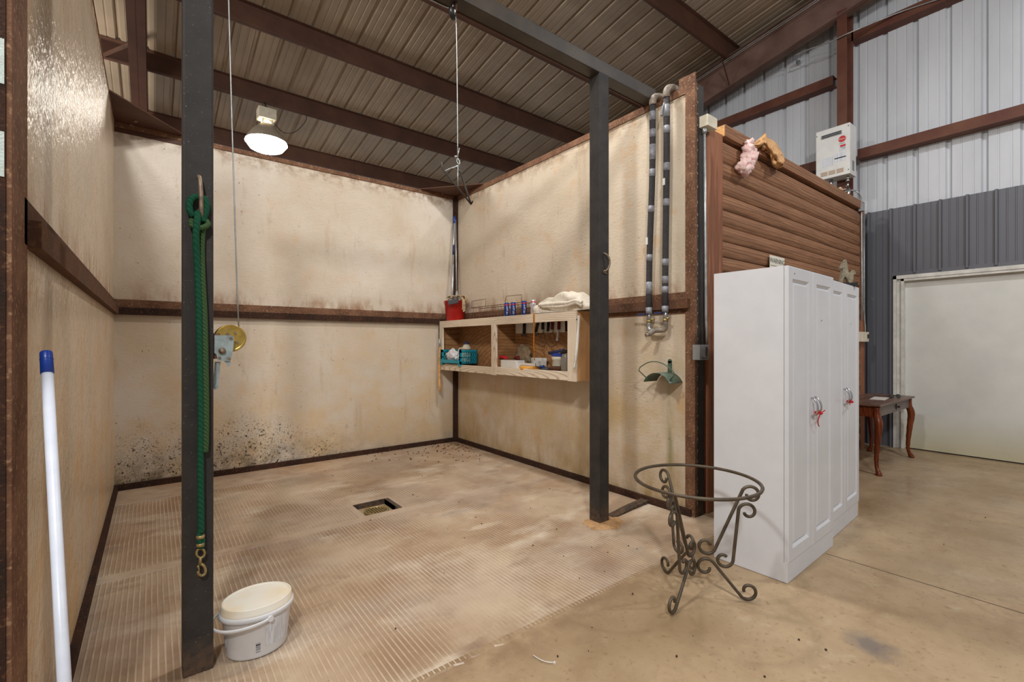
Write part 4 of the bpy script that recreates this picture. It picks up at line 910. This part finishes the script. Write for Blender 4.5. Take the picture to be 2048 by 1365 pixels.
# wire basket rack
wr_ = thing('wire_basket', 'rusty wire basket with looped handles on the shelf top behind the cans', 'basket', (3.30, 4.4, TZ))
m = MB(); bx0, bx1, by0, by1, bh = 3.21, 3.37, 3.99, 5.02, .15
for z in (.004, .08, .15):
    m.tube([(bx0, by0, TZ + z), (bx0, by1, TZ + z), (bx1, by1, TZ + z), (bx1, by0, TZ + z)], .0028 if z < .1 else .0042, 6, closed=True)
for i in range(17):
    y = by0 + (by1 - by0) * i / 16
    m.tube([(bx0, y, TZ + bh), (bx0, y, TZ + .004), (bx1, y, TZ + .004), (bx1, y, TZ + bh)], .0024, 5)
m.build('wire_grid', 'wire', wr_)
for y in (by0, by1 - .02):
    m = MB(); xm = bx0
    m.tube(smooth_pts([(bx0, y + .0, TZ + bh), (bx0 + .01, y + .01, TZ + bh + .085)], 2) + [(bx0 + .015, y + (.0 if y > 4.5 else .30) * 1 - (.30 if y > 4.5 else 0), TZ + bh + .09), (bx0 + .005, y + (-.30 if y > 4.5 else .31), TZ + bh)], .0032, 6); m.build('loop_handle', 'wire', wr_)
# cans
def can(u, mat, lab, ink, depth_x=3.16, zz=TZ):
    p = onx(u, 630, depth_x); o = thing('drink_can', lab, 'can', (p.x, p.y, zz), 'slim drink cans on the shelf top')
    m = MB(); m.lathe((p.x, p.y, zz), [(.024, 0), (.029, .008), (.029, .138), (.024, .150), (.0235, .152), (.021, .149)], 22); m.build('can_body', mat, o)
    a = math.atan2(-p.y, -p.x) + .12; nd = Vector((math.cos(a), math.sin(a), 0))
    text('ULTRA', .030, 'white' if mat == 'can_blue' else 'ink', o, Vector((p.x, p.y, zz + .066)) + nd * .0296, (0, 0, 1), (-nd.y * -1, nd.x * -1, 0) if False else Vector((0, 0, 1)).cross(nd) * -1 * -1)
    m = MB(); m.lathe((p.x, p.y, zz + .122), [(.0296, 0), (.0296, .012)], 22, cap=False); m.build('red_band', 'red_ink', o)
    m = MB(); m.lathe((p.x, p.y, zz + .1505), [(.0235, 0), (.022, .0015)], 22); m.build('can_end', 'chrome', o)
can(1013.5, 'can_blue', 'blue slim can furthest left of the row on the shelf top', 'white', 3.15)
can(1026.5, 'can_blue', 'blue slim can touching the leftmost one on the shelf top', 'white', 3.165)
can(1048, 'can_blue', 'lone blue slim can standing between the blue pair and the silver one', 'white')
can(1066.5, 'can_silver', 'silver slim can standing beside the cream towel on the shelf top', 'ink', 3.15)
# towel
tw = MB(); N1, N2 = 34, 18; vs = []
from mathutils import noise as mnoise
top_px = [(1076, 610), (1082, 603), (1092, 601), (1104, 600), (1112, 595), (1120, 587), (1132, 585), (1144, 583), (1156, 586), (1168, 592), (1180, 600), (1195, 612)]
def prof_v(u):
    for (a, b), (c2, d2) in zip(top_px, top_px[1:]):
        if a <= u <= c2: return b + (d2 - b) * (u - a) / (c2 - a)
    return 614
for i in range(N1):
    u = 1077 + (1194 - 1077) * i / (N1 - 1); pt_ = onx(u, prof_v(u), 3.20); hgt = max(.03, pt_.z - TZ)
    for k in range(N2):
        t = k / (N2 - 1); ang = PI * t
        x = 3.225 - .105 * math.cos(ang) * (1 if t < .5 else 1.1); fold = .016 * math.sin(ang * 5.0 + i * .22) + .012 * mnoise.noise(Vector((i * .22, k * .4, 3)))
        zz = TZ + .004 + hgt * (math.sin(ang) ** .55) * (1 + .0 * t) - (.012 if 0 < k < N2 - 1 else 0) * math.sin(i * .7)
        vs.append(Vector((x - fold * .9, pt_.y, max(TZ + .003, zz + fold * .6 * math.sin(ang)))))
tw.add(vs, [(i * N2 + k, i * N2 + k + 1, (i + 1) * N2 + k + 1, (i + 1) * N2 + k) for i in range(N1 - 1) for k in range(N2 - 1)] + [tuple(range(N2)), tuple((N1 - 1) * N2 + k for k in range(N2 - 1, -1, -1))], True)
# second fold over the front
two = tw.build('folded_towel', 'towel'); mo = two.modifiers.new('s', 'SUBSURF'); mo.levels = 1; mo.render_levels = 1
tag(two, 'cream ribbed towel bunched on the right end of the shelf top', 'towel')
m = MB()
for k, (off, r0) in enumerate(((0, .017), (1, .015))):
    P = [onx(1078 + 6 * k, 611 + 3 * k, 3.10), onx(1098, 609 + 5 * k, 3.09), onx(1118, 607 + 7 * k, 3.085), onx(1136, 606 + 5 * k, 3.09), onx(1152, 602 + 4 * k, 3.09), onx(1164, 606 + 6 * k, 3.10)]
    m.tube(smooth_pts(P, 6), r0, 10)
m.build('towel_fold', 'towel', two)
# hanging twisted rope
m = MB(); a = onx(1066, 626, 3.085); m.tube(smooth_pts([onx(1068, 628, 3.11), onx(1067.5, 632, 3.09), onx(1068, 660, 3.09), onx(1067.5, 690, 3.09), onx(1068.5, 705, 3.092)], 6), .0075, 8); m.tube(smooth_pts([onx(1068.5, 705, 3.092), onx(1069, 722, 3.092)], 4), .0045, 6)
tag(m.build('twisted_rope', 'twist'), 'orange and brown twisted cord dangling over the shelf front', 'rope')
# white tube on the shelf end
m = MB(); m.tube(smooth_pts([ony(1157, 632, 3.045), ony(1157, 645, 3.04), ony(1154, 690, 3.04), ony(1151, 720, 3.042), ony(1148, 738, 3.044)], 5), [.012] * 8 + [.015] * 8 + [.010] * 5, 10)
tag(m.build('white_tube', 'bone'), 'curved white plastic tube hanging on the shelf end panel', 'tube')
# wood handled tool hanging at the left end of the shelf
tl = thing('scraper_tool', 'long wooden handled scraper hanging on a chain at the shelf left end', 'tool', (3.09, 5.6, 1.2))
m = MB(); m.tube(smooth_pts([onx(880, 694, 3.085), onx(879, 720, 3.085), onx(879, 760, 3.085), onx(880, 783, 3.085)], 4), [.013] * 4 + [.017] * 5 + [.017] * 4, 10); m.build('handle', 'log_cut', tl)
m = MB(); m.tube([onx(879, 678, 3.085), onx(879.5, 696, 3.085)], [.013, .017], 10); m.build('ferrule', 'galv', tl)
m = MB()
for i in range(14):
    p = onx(878 - (i % 2) * .3, 652 + i * 2, 3.085); m.tube([p + Vector((0 if i % 2 else .006 * math.cos(a), .006 * math.cos(a) if i % 2 else 0, .010 * math.sin(a))) for a in [2 * PI * k / 8 for k in range(8)]], .002, 5, closed=True)
m.build('chain', 'darkwire', tl)
# teal stacking basket
tb_ = thing('stacking_basket', 'teal slotted plastic stacking basket in the left shelf bay', 'basket', (3.2, 5.28, BZ))
TX0, TX1, TY0, TY1, TH = 3.075, 3.345, 5.08, 5.56, .205
for yy in (TY0, TY1 - .006):
    m = MB(); m.box((TX0, yy, BZ + .035), (TX1, yy + .006, BZ + .055)); m.box((TX0, yy, BZ + TH - .035), (TX1, yy + .006, BZ + TH)); m.box((TX0, yy, BZ + .10), (TX1, yy + .006, BZ + .115))
    for k in range(9): x = TX0 + (TX1 - TX0 - .012) * k / 8; m.box((x, yy, BZ + .04), (x + .012, yy + .006, BZ + TH - .02))
    m.box((TX0, yy, BZ + .02), (TX0 + .03, yy + .008, BZ + TH)); m.build('slotted_side', 'teal', tb_)
m = MB(); m.box((TX0, TY0, BZ + .03), (TX1, TY1, BZ + .037)); m.box((TX1 - .006, TY0, BZ + .03), (TX1, TY1, BZ + TH)); m.box((TX0 - .006, TY0, BZ + .03), (TX0, TY1, BZ + .075)); m.build('tray_floor', 'teal', tb_)
for yy in (TY0, TY1 - .03): MB().box((TX0 - .002, yy, BZ - .0), (TX0 + .03, yy + .03, BZ + .03)).build('foot', 'teal', tb_)
m = MB(); m.blob((3.16, 5.36, BZ + .125), (.065, .13, .085), 61, .45, 4); tag(m.build('crumpled_cloth', 'cloth'), 'crumpled white cloth stuffed in the teal basket', 'cloth')
jg = thing('plastic_jug', 'small white handled jug with dark cap behind the teal basket side', 'jug', (3.24, 5.16, BZ + .037))
c = Vector((3.25, 5.19, BZ + .037)); m = MB(); m.lathe(c, [(.06, 0), (.062, .01), (.062, .17), (.058, .20), (.04, .225), (.035, .24)], 20); m.build('jug_body', 'ivory', jg)
m = MB(); m.lathe(c + Vector((0, 0, .24)), [(.038, 0), (.038, .02), (.01, .022), (.008, .05)], 16); m.build('cap', 'navy', jg)
m = MB(); m.tube(smooth_pts([c + Vector((-.03, .052, .19)), c + Vector((-.05, .10, .18)), c + Vector((-.05, .105, .12)), c + Vector((-.03, .055, .10))], 4), .010, 8); m.build('handle', 'ivory', jg)
m = MB(); m.lathe(c + Vector((0, 0, .135)), [(.0628, 0), (.0628, .045)], 20, cap=False); m.build('stained_label', 'tan', jg)
# tool board with hanging tools
tbd = MB(); tbd.box((3.372, 3.42, 1.50), (3.400, 4.30, 1.635)); bd_ = tbd.build('tool_board', 'white'); tag(bd_, 'white wooden strip holding tools at the back of the right shelf bay', 'rack')
def tool(name, lab, cat, parts):
    o = thing(name, lab, cat, parts[0][2][0], 'tools hung in the right shelf bay')
    for nm, mt, pts, r in parts: MB().tube(smooth_pts(pts, 4) if len(pts) > 2 else pts, r, 8, sx=.6).build(nm, mt, o)
X = 3.352
def tp(u, v, x=X): return onx(u, v, x)
tool('sheathed_knife', 'black handled tool hung furthest left on the white strip', 'tool', [('handle', 'black', [tp(1049, 644), tp(1048, 668)], .022), ('blade', 'greyplastic', [tp(1043, 671), tp(1052, 672)], .012)])
tool('sweat_scraper', 'dark curved scraper hung right behind the dangling orange cord', 'tool', [('handle', 'black', [tp(1076, 644), tp(1074, 652), tp(1071, 664)], .020), ('blade', 'greyplastic', [tp(1071, 664), tp(1068, 671), tp(1077, 668)], .010)])
for u, lab, hm in ((1085, 'black handled loop scraper hung fourth from the right on the white strip', 'black'), (1104, 'maroon handled loop scraper hung next to the small knife', 'maroon')):
    tool('loop_scraper', lab, 'tool', [('handle', hm, [tp(u + 1, 642), tp(u, 659)], .020), ('ferrule', 'ivory', [tp(u, 658), tp(u, 666)], .018), ('wire_loop', 'wire', [tp(u - 1, 665), tp(u - 5.5, 680), tp(u - 4, 691), tp(u, 694), tp(u + 4.5, 689), tp(u + 5.5, 678), tp(u + 1, 665)], .007)])
tool('hoof_pick', 'short dark tool hung between the two loop scrapers', 'tool', [('handle', 'black', [tp(1097, 643), tp(1095.5, 663)], .018), ('pick', 'galv', [tp(1095.5, 662), tp(1093, 667)], .010)])
tool('paring_knife', 'small knife with maroon handle and pale curved blade on the white strip', 'knife', [('handle', 'maroon', [tp(1118, 643), tp(1117, 659)], .020), ('blade', 'white', [tp(1116.5, 659), tp(1116, 670), tp(1114.5, 682)], .016)])
tool('grooming_tool', 'dark handle hung furthest right beside the shelf stile', 'tool', [('handle', 'black', [tp(1133, 641), tp(1133, 664)], .020)])
# things on the right shelf bay
bx_ = thing('white_tray', 'white plastic box standing at the left of the right shelf bay', 'box', (3.2, 4.25, BZ))
m = MB(); y0, y1 = onx(1036, 735, 3.16).y, onx(1003, 735, 3.16).y
m.add([(3.15, y0, BZ), (3.27, y0, BZ), (3.27, y1, BZ), (3.15, y1, BZ), (3.145, y0 + .03, BZ + .10), (3.275, y0 + .03, BZ + .10), (3.275, y1 - .005, BZ + .10), (3.145, y1 - .005, BZ + .10)], [(0, 3, 2, 1), (0, 1, 5, 4), (1, 2, 6, 5), (2, 3, 7, 6), (3, 0, 4, 7), (4, 5, 6, 7)]); m.build('box_body', 'white', bx_)
m = MB(); m.tube(smooth_pts([onx(999, 716, 3.18), onx(1006, 714, 3.18), onx(1016, 717, 3.18)], 4), [.010] + [.017] * 7 + [.008], 10); tag(m.build('red_cloth', 'string_red'), 'pinkish red scrap lying on the white box', 'cloth')
m = MB(); m.blob((3.32, 4.16, BZ + .12), (.05, .10, .03), 5, .3, 2); tag(m.build('red_pouch', 'maroon'), 'dark red pouch between the white box and the tan bag', 'pouch')
m = MB(); m.blob((3.335, 4.12, BZ + .145), (.045, .13, .12), 9, .3, 4); tag(m.build('tan_bag', 'tan'), 'slumped tan canvas bag at the back of the right shelf bay', 'bag')
tr = thing('shallow_tray', 'shallow white tray beside the tan bag above the orange disc', 'tray', (3.27, 3.97, BZ + .05))
m = MB(); ya_, yb_ = onx(1071, 720, 3.20).y, onx(1037, 720, 3.20).y; m.box((3.20, ya_, BZ + .045), (3.36, yb_, BZ + .052)); m.box((3.20, ya_, BZ + .05), (3.205, yb_, BZ + .075)); m.box((3.355, ya_, BZ), (3.36, yb_, BZ + .13)); m.box((3.20, ya_, BZ + .05), (3.36, ya_ + .005, BZ + .10)); m.build('tray_body', 'white', tr)
m = MB(); m.box((3.21, ya_ + .01, BZ + .055), (3.34, yb_ - .02, BZ + .068)); m.build('green_liner', 'greenmetal', tr)
m = MB(); c = onz(1058, 739, BZ); m.lathe((3.215, onx(1058.5, 735, 3.215).y, BZ), [(.10, 0), (.108, .006), (.108, .038), (.102, .046), (.02, .042)], 30); tag(m.build('orange_disc', 'orange'), 'round yellow orange tub lid lying on the shelf floor', 'lid')
m = MB(); m.blob((3.22, onx(1090, 733, 3.22).y, BZ + .022), (.05, .075, .022), 12, .5, 3); tag(m.build('dark_rag', 'greyplastic'), 'dark crumpled rag between the orange lid and the oval brush', 'rag')
m = MB(); m.tube([onx(1079, 735, 3.17) , onx(1088, 733, 3.19)], .012, 8); tag(m.build('blue_marker', 'can_blue'), 'short blue grey stick beside the dark rag', 'stick')
ob = thing('oval_brush', 'brown bristle brush lying bristles up in the right shelf bay', 'brush', (3.2, 3.5, BZ)); c = Vector((3.19, onx(1112, 738, 3.19).y, BZ))
MB().lathe(c, [(.055, 0), (.058, .006), (.055, .016)], 26, .9, 1.45).build('brush_back', 'log_cut', ob); MB().lathe(c + Vector((0, 0, .016)), [(.052, 0), (.055, .03), (.050, .042)], 26, .9, 1.45).build('bristles', 'brush', ob)
ct = thing('beige_tub', 'beige tub standing behind the oval brush', 'tub', (3.29, 3.56, BZ)); c = Vector((3.30, onx(1116, 720, 3.30).y, BZ))
MB().lathe(c, [(.062, 0), (.065, .01), (.058, .115), (.066, .12), (.066, .15), (.06, .152)], 24).build('tub_body', 'ivory', ct)
bb = thing('blue_brush', 'blue handled brush lying on top of the beige tub', 'brush', c + Vector((0, 0, .152)))
MB().bevbox((c.x - .03, c.y - .075, BZ + .155), (c.x + .03, c.y + .075, BZ + .19), .008).build('brush_head', 'blue', bb)
m = MB(); m.tube([onx(1098, 707, 3.27), onx(1112, 704, 3.28), onx(1128, 700, 3.30)], [.017, .015, .013], 10); m.build('handle', 'navy', bb)
m = MB(); m.tube([onx(1122, 705, 3.27), onx(1140, 702, 3.29)], .016, 8); tag(m.build('black_tool', 'black'), 'black rod lying across the blue brush by the shelf stile', 'tool')
gj = thing('glass_jar', 'clear glass jar standing by the right shelf stile', 'jar', (3.22, 3.33, BZ)); c = Vector((3.20, onx(1131, 735, 3.20).y, BZ))
MB().lathe(c, [(.04, 0), (.045, .005), (.045, .15), (.036, .168), (.036, .185)], 22).build('jar_body', 'glass', gj)

# ================================================================== WROUGHT IRON TABLE BASE
it = thing('iron_table_base', 'wrought iron scroll table base with an empty round top ring', 'table base', (2.357, 1.403, 0))
ac = Vector((2.357, 1.403, 0)); RR = .322
def flatbar(name, pts, w=.0115, h=.0115):
    m = MB(); m.tube(pts, .0086, 8); return m.build(name, 'iron', it)
m = MB(); m.tube([ac + Vector((RR * math.cos(a), RR * math.sin(a), .632)) for a in [2 * PI * k / 72 for k in range(72)]], .0092, 8, closed=True); m.build('top_ring', 'iron', it)
def spiral(cx, cz, r0, r1, a0, a1, n=22): return [(cx + (r0 + (r1 - r0) * i / n) * math.cos(a0 + (a1 - a0) * i / n), cz + (r0 + (r1 - r0) * i / n) * math.sin(a0 + (a1 - a0) * i / n)) for i in range(n + 1)]
for ang in (186, 309, 71):
    A = math.radians(ang); dr_ = Vector((math.cos(A), math.sin(A), 0))
    def P3(l, side=0): return [ac + dr_ * r + Vector((0, 0, z)) + dr_.cross(Vector((0, 0, 1))) * side for r, z in l]
    # lower bar: foot scroll, straight run, scroll at the hub
    foot = list(reversed(spiral(.262, .056, .049, .020, -2.2, 3.4)))
    hub = spiral(.048, .160, .050, .022, .75, 6.2)
    flatbar('lower_scroll', P3(foot + hub))
    # upper bar: scroll under the ring, straight run, scroll at the hub
    topc = list(reversed(spiral(.278, .572, .048, .022, 2.60, -3.2)))
    hub2 = spiral(.052, .278, .048, .022, -.55, -6.0)
    flatbar('upper_scroll', P3(topc + hub2))
    # brace
    t3 = list(reversed(spiral(.262, .480, .047, .020, 2.95, -2.8)))
    b3 = spiral(.142, .212, .046, .020, -.1, -5.4)
    flatbar('brace_scroll', P3(t3 + b3))

# ================================================================== CABINETS
def cabinet(name, lab, loc, rz, wid, dep, hgt, raw):
    o = thing(name, lab, 'cabinet', loc, 'white pantry cabinets', rz)
    K = .11
    MB().box((.0, .02, K), (wid, dep, hgt)).build('carcass', 'white_lam', o, True)
    m = MB(); m.box((0, .0, 0), (wid, .018, K + .003)); m.box((0, .018, 0), (.018, dep, K)); m.box((wid - .018, .018, 0), (wid, dep, K)); m.build('plinth', 'white_lam', o, True)
    if raw: MB().box((wid - .02, -.001, 0), (wid + .001, .03, K - .002)).build('raw_edge', 'raw_wood', o, True)
    dw = wid / 2 - .006
    for k in range(2):
        x0 = k * (wid / 2) + .003; x1 = x0 + dw; z0, z1 = K + .003, hgt + .0; yb_, yf = .018, -.004
        m = MB(); fw = .062
        # raised frame with stepped recess
        rects = [(x0, z0, x1, z1, yf + .004), (x0 + .004, z0 + .004, x1 - .004, z1 - .004, yf), (x0 + fw, z0 + fw + .01, x1 - fw, z1 - fw - .01, yf), (x0 + fw + .014, z0 + fw + .026, x1 - fw - .014, z1 - fw - .026, yf + .016), (x0 + fw + .030, z0 + fw + .042, x1 - fw - .030, z1 - fw - .042, yf + .003)]
        vs = []; fs = []
        for r in rects: vs += [(r[0], r[4], r[1]), (r[2], r[4], r[1]), (r[2], r[4], r[3]), (r[0], r[4], r[3])]
        for i in range(len(rects) - 1):
            for j in range(4): fs.append((4 * i + j, 4 * i + (j + 1) % 4, 4 * i + 4 + (j + 1) % 4, 4 * i + 4 + j))
        n = len(vs); fs.append((n - 4, n - 3, n - 2, n - 1)); vs += [(x0, yb_, z0), (x1, yb_, z0), (x1, yb_, z1), (x0, yb_, z1)]
        fs += [(0, 1, n + 1, n), (1, 2, n + 2, n + 1), (2, 3, n + 3, n + 2), (3, 0, n, n + 3), (n, n + 1, n + 2, n + 3)]
        m.add(vs, fs); d = m.build('door', 'white_lam', o, True)
        hx_ = x1 - .028 if k == 0 else x0 + .028; hz = .985
        hm = MB(); hm.tube(smooth_pts([(hx_, yf, hz + .058), (hx_, yf - .018, hz + .050), (hx_, yf - .034, hz + .02), (hx_, yf - .036, hz - .015), (hx_, yf - .022, hz - .045), (hx_, yf, hz - .058)], 5), .0055, 8); hm.build('handle', 'chrome', d, True)
    for q in ((wid * .12, hgt - .04), (wid * .7, hgt - .3)): MB().lathe((q[0], -.0045, q[1]), [(.004, 0), (.004, .001)], 8, axis=(0, -1, 0)).build('screw_hole', 'ink', o, True)
    return o
C1 = Vector((2.887, 1.149, 0)); R1 = math.radians(1.9)
cabinet('pantry_cabinet', 'tall white two door cabinet standing nearest the iron table base', C1, R1, .79, .435, 1.832, False)
C2 = Vector((3.70, 1.215, 0)); R2 = math.radians(3.4)
cabinet('pantry_cabinet', 'tall white two door cabinet with a carved horse on top', C2, R2, .81, .42, 1.832, True)
def cl(c, r, p): return c + Matrix.Rotation(r, 3, 'Z') @ Vector(p)
def string_tie(c, r, wid, lab, tails):
    m = MB(); mid = wid / 2; z = .948; y = -.036
    m.tube([cl(c, r, (mid - .034 + .068 * (k % 2 if False else (math.cos(a) + 1) / 2), y + .006 + .012 * math.sin(a), z + .003 * math.sin(3 * a))) for k, a in enumerate([2 * PI * i / 20 for i in range(20)])], .0035, 6, closed=True)
    m.tube([cl(c, r, (mid - .034 + .068 * (math.cos(a) + 1) / 2, y + .004 + .012 * math.sin(a), z + .008 + .004 * math.cos(2 * a))) for a in [2 * PI * i / 20 for i in range(20)]], .0032, 6, closed=True)
    m.blob(cl(c, r, (mid + .008, y - .010, z)), .010, 2, .3, 2)
    for t in tails: m.tube(smooth_pts([cl(c, r, (mid + .008, y - .010, z))] + [cl(c, r, (mid + a, y + b, z + e)) for a, b, e in t], 4), .0032, 6)
    tag(m.build('red_string', 'string_red'), lab, 'string', 'red strings tying the cabinet handles')
string_tie(C1, R1, .79, 'red string tying the handles of the cabinet nearest the iron base', [((.05, -.006, .004), (.115, .0, .006)), ((-.002, .0, -.03), (.012, .008, -.065), (.045, .012, -.09))])
string_tie(C2, R2, .81, 'red string tying the handles of the cabinet under the carved horse', [((-.03, -.01, .004), (-.06, -.012, .018)), ((-.03, -.01, -.004), (-.062, -.012, -.016))])
# horse carving
hs = thing('horse_carving', 'weathered stone coloured horse carving on a black base atop the far cabinet', 'figurine', (4.315, 1.285, 1.832))
hc = Vector((4.345, 1.30, 1.832)); HR = math.radians(-52)
hr = Matrix.Rotation(HR, 3, 'Z')
def hq(x, y, z): return hc + hr @ Vector((x * .50, y * .8, z * .88))
m = MB(); bs = [(-.135, -.045, .0), (.135, -.045, .0), (.135, .045, .0), (-.135, .045, .0)]
m.prism([hq(*p) for p in bs], (0, 0, .028)); m.build('base', 'black', hs)
poly = [(-.095, .028), (-.06, .028), (-.045, .075), (-.02, .09), (.01, .062), (.03, .028), (.085, .028), (.09, .06), (.098, .11), (.12, .105), (.125, .125), (.105, .142), (.075, .145), (.045, .120), (.025, .128), (.018, .17), (.005, .215), (-.012, .25), (-.02, .242), (-.035, .235), (-.085, .175), (-.078, .160), (-.055, .165), (-.06, .12), (-.08, .075)]
m = MB(); m.prism([hq(x, -.022, z) for x, z in poly], hr @ Vector((0, .044, 0))); o = m.build('horse_figure', 'horse', hs)
bv = o.modifiers.new('b', 'BEVEL'); bv.width = .006; bv.segments = 2
# warning sign
sg = thing('warning_sign', 'cream WARNING sign on the log siding above the nearer cabinet', 'sign', ony(1555, 520, 1.995))
a = ony(1540, 512, 1.995); b = ony(1569, 517, 1.995); z1 = (a.z + b.z) / 2 + .004
m = MB(); m.bevbox((a.x, 1.994, z1 - .40), (b.x, 1.999, z1), .0015); m.build('sign_plate', 'sign', sg)
text('WARNING', .067, 'ink', sg, ((a.x + b.x) / 2, 1.9935, z1 - .05), (1, 0, 0), (0, 0, 1))
m = MB(); m.box((a.x + .01, 1.993, z1 - .098), (b.x - .01, 1.9945, z1 - .094)); m.build('rule_line', 'ink', sg)

# ================================================================== SIDE TABLE
tt = thing('side_table', 'cherry wood table with curved cabriole legs beside the white door', 'table', (6.6, 1.70, 0))
TX0, TX1, TY0, TY1, TT = 5.98, 7.34, 1.485, 1.95, .742
m = MB(); m.bevbox((TX0, TY0, TT - .022), (TX1, TY1, TT), .008, 3); m.build('table_top', 'cherry_top', tt)
m = MB(); m.box((TX0 + .08, TY1 - .06, TT - .14), (TX1 - .08, TY1 - .04, TT - .022)); m.box((TX0 + .05, TY0 + .05, TT - .14), (TX0 + .07, TY1 - .05, TT - .022)); m.box((TX1 - .07, TY0 + .05, TT - .14), (TX1 - .05, TY1 - .05, TT - .022)); m.build('apron', 'cherry', tt)
dw = MB().box((TX0 + .08, TY0 + .035, TT - .135), (TX1 - .08, TY0 + .055, TT - .022)).build('drawer_front', 'drawer', tt)
m = MB(); kx = TX0 + .72; m.lathe((kx, TY0 + .034, TT - .078), [(.03, 0), (.03, .004), (.008, .006), (.008, .02), (.016, .024), (.014, .034)], 16, axis=(0, -1, 0)); m.build('knob', 'darkwire', dw)
for lx, ly in ((TX0 + .055, TY0 + .045), (TX1 - .075, TY0 + .045), (TX0 + .055, TY1 - .05), (TX1 - .075, TY1 - .05)):
    ox = -1 if lx < 6.5 else 1; oy = -1 if ly < 1.7 else 1
    k = Vector((ox, oy, 0)) * .7071
    c = Vector((lx, ly, 0))
    prof = [(.715, 0, .032), (.64, .002, .033), (.60, .012, .036), (.555, .028, .037), (.50, .030, .034), (.42, .020, .030), (.32, .008, .026), (.22, -.002, .022), (.13, -.006, .019), (.075, .002, .019), (.045, .016, .024), (.022, .028, .029), (.008, .032, .031), (.0, .030, .026)]
    m = MB(); m.tube(smooth_pts([c + k * o_ + Vector((0, 0, z)) for z, o_, r in prof], 3), sum([[r] * 3 for z, o_, r in prof[:-1]], []) + [.026], 12); m.build('leg', 'cherry', tt)
sgl = thing('sunglasses', 'dark sunglasses lying on the table top', 'glasses', (6.9, 1.72, TT))
for u in (1786.5, 1800):
    p = onz(u - 4, 794.5, TT + .012)
    m = MB(); m.lathe((p.x, p.y, TT + .02), [(.030, 0), (.034, .004), (.030, .008)], 20, 1.1, .75, axis=(-.3, -.75, .55)); m.build('lens', 'lens', sgl)
p0 = onz(1783, 794, TT + .012); p1 = onz(1797, 795, TT + .012)
m = MB(); m.tube([(p0.x, p0.y, TT + .03), (p1.x, p1.y, TT + .03)], .003, 6); m.tube([(p0.x - .04, p0.y, TT + .03), (p0.x - .02, p0.y + .12, TT + .006)], .003, 6); m.tube([(p1.x + .04, p1.y, TT + .03), (p1.x + .04, p1.y + .12, TT + .006)], .003, 6); m.build('frame', 'black', sgl)
pp_ = MB(); a = Vector((6.62, 1.62, TT + .002)); pp_.box((6.52, 1.60, TT), (6.86, 1.74, TT + .004), .12); tag(pp_.build('paper_sheet', 'paper'), 'pale folded paper lying beside the sunglasses', 'paper')

# ================================================================== SMALL THINGS ON THE FLOOR
m = MB(); m.tube(smooth_pts([onz(1066, 1311, .004), onz(1080, 1320, .006), onz(1095, 1325, .006), onz(1108, 1326, .005)], 5), .0022, 6); h_ = onz(1109, 1326, .005); m.bevbox((h_.x - .005, h_.y - .004, .001 - .003), (h_.x + .005, h_.y + .004, .008), .001)
tag(m.build('zip_tie', 'white'), 'white plastic zip tie lying on the concrete floor', 'zip tie')
m = MB(); rn = random.Random(11)
for k in range(120):
    u = rn.uniform(730, 960); v = rn.uniform(888, 925)
    if rn.random() < .35: u = rn.uniform(860, 940); v = rn.uniform(880, 900)
    p = onz(u, v, 0)
    if XL + .05 < p.x < XR - .05 and p.y < YB - .04: m.blob((p.x, p.y, .003), (rn.uniform(.004, .014), rn.uniform(.004, .012), .005), k, .4, 1)
for k in range(70):
    p = Vector((rn.uniform(0, 6.5), rn.uniform(.3, 5.4), 0))
    if p.x > 3.3 and p.y > 1.0: p = Vector((p.x * .4, p.y, 0))
    m.blob((p.x, p.y, .001), rn.uniform(.002, .006), k + 200, .4, 1)
tag(m.build('dirt_clods', 'dirt'), 'scattered dark dirt crumbs on the concrete floor', 'dirt', kind='stuff')
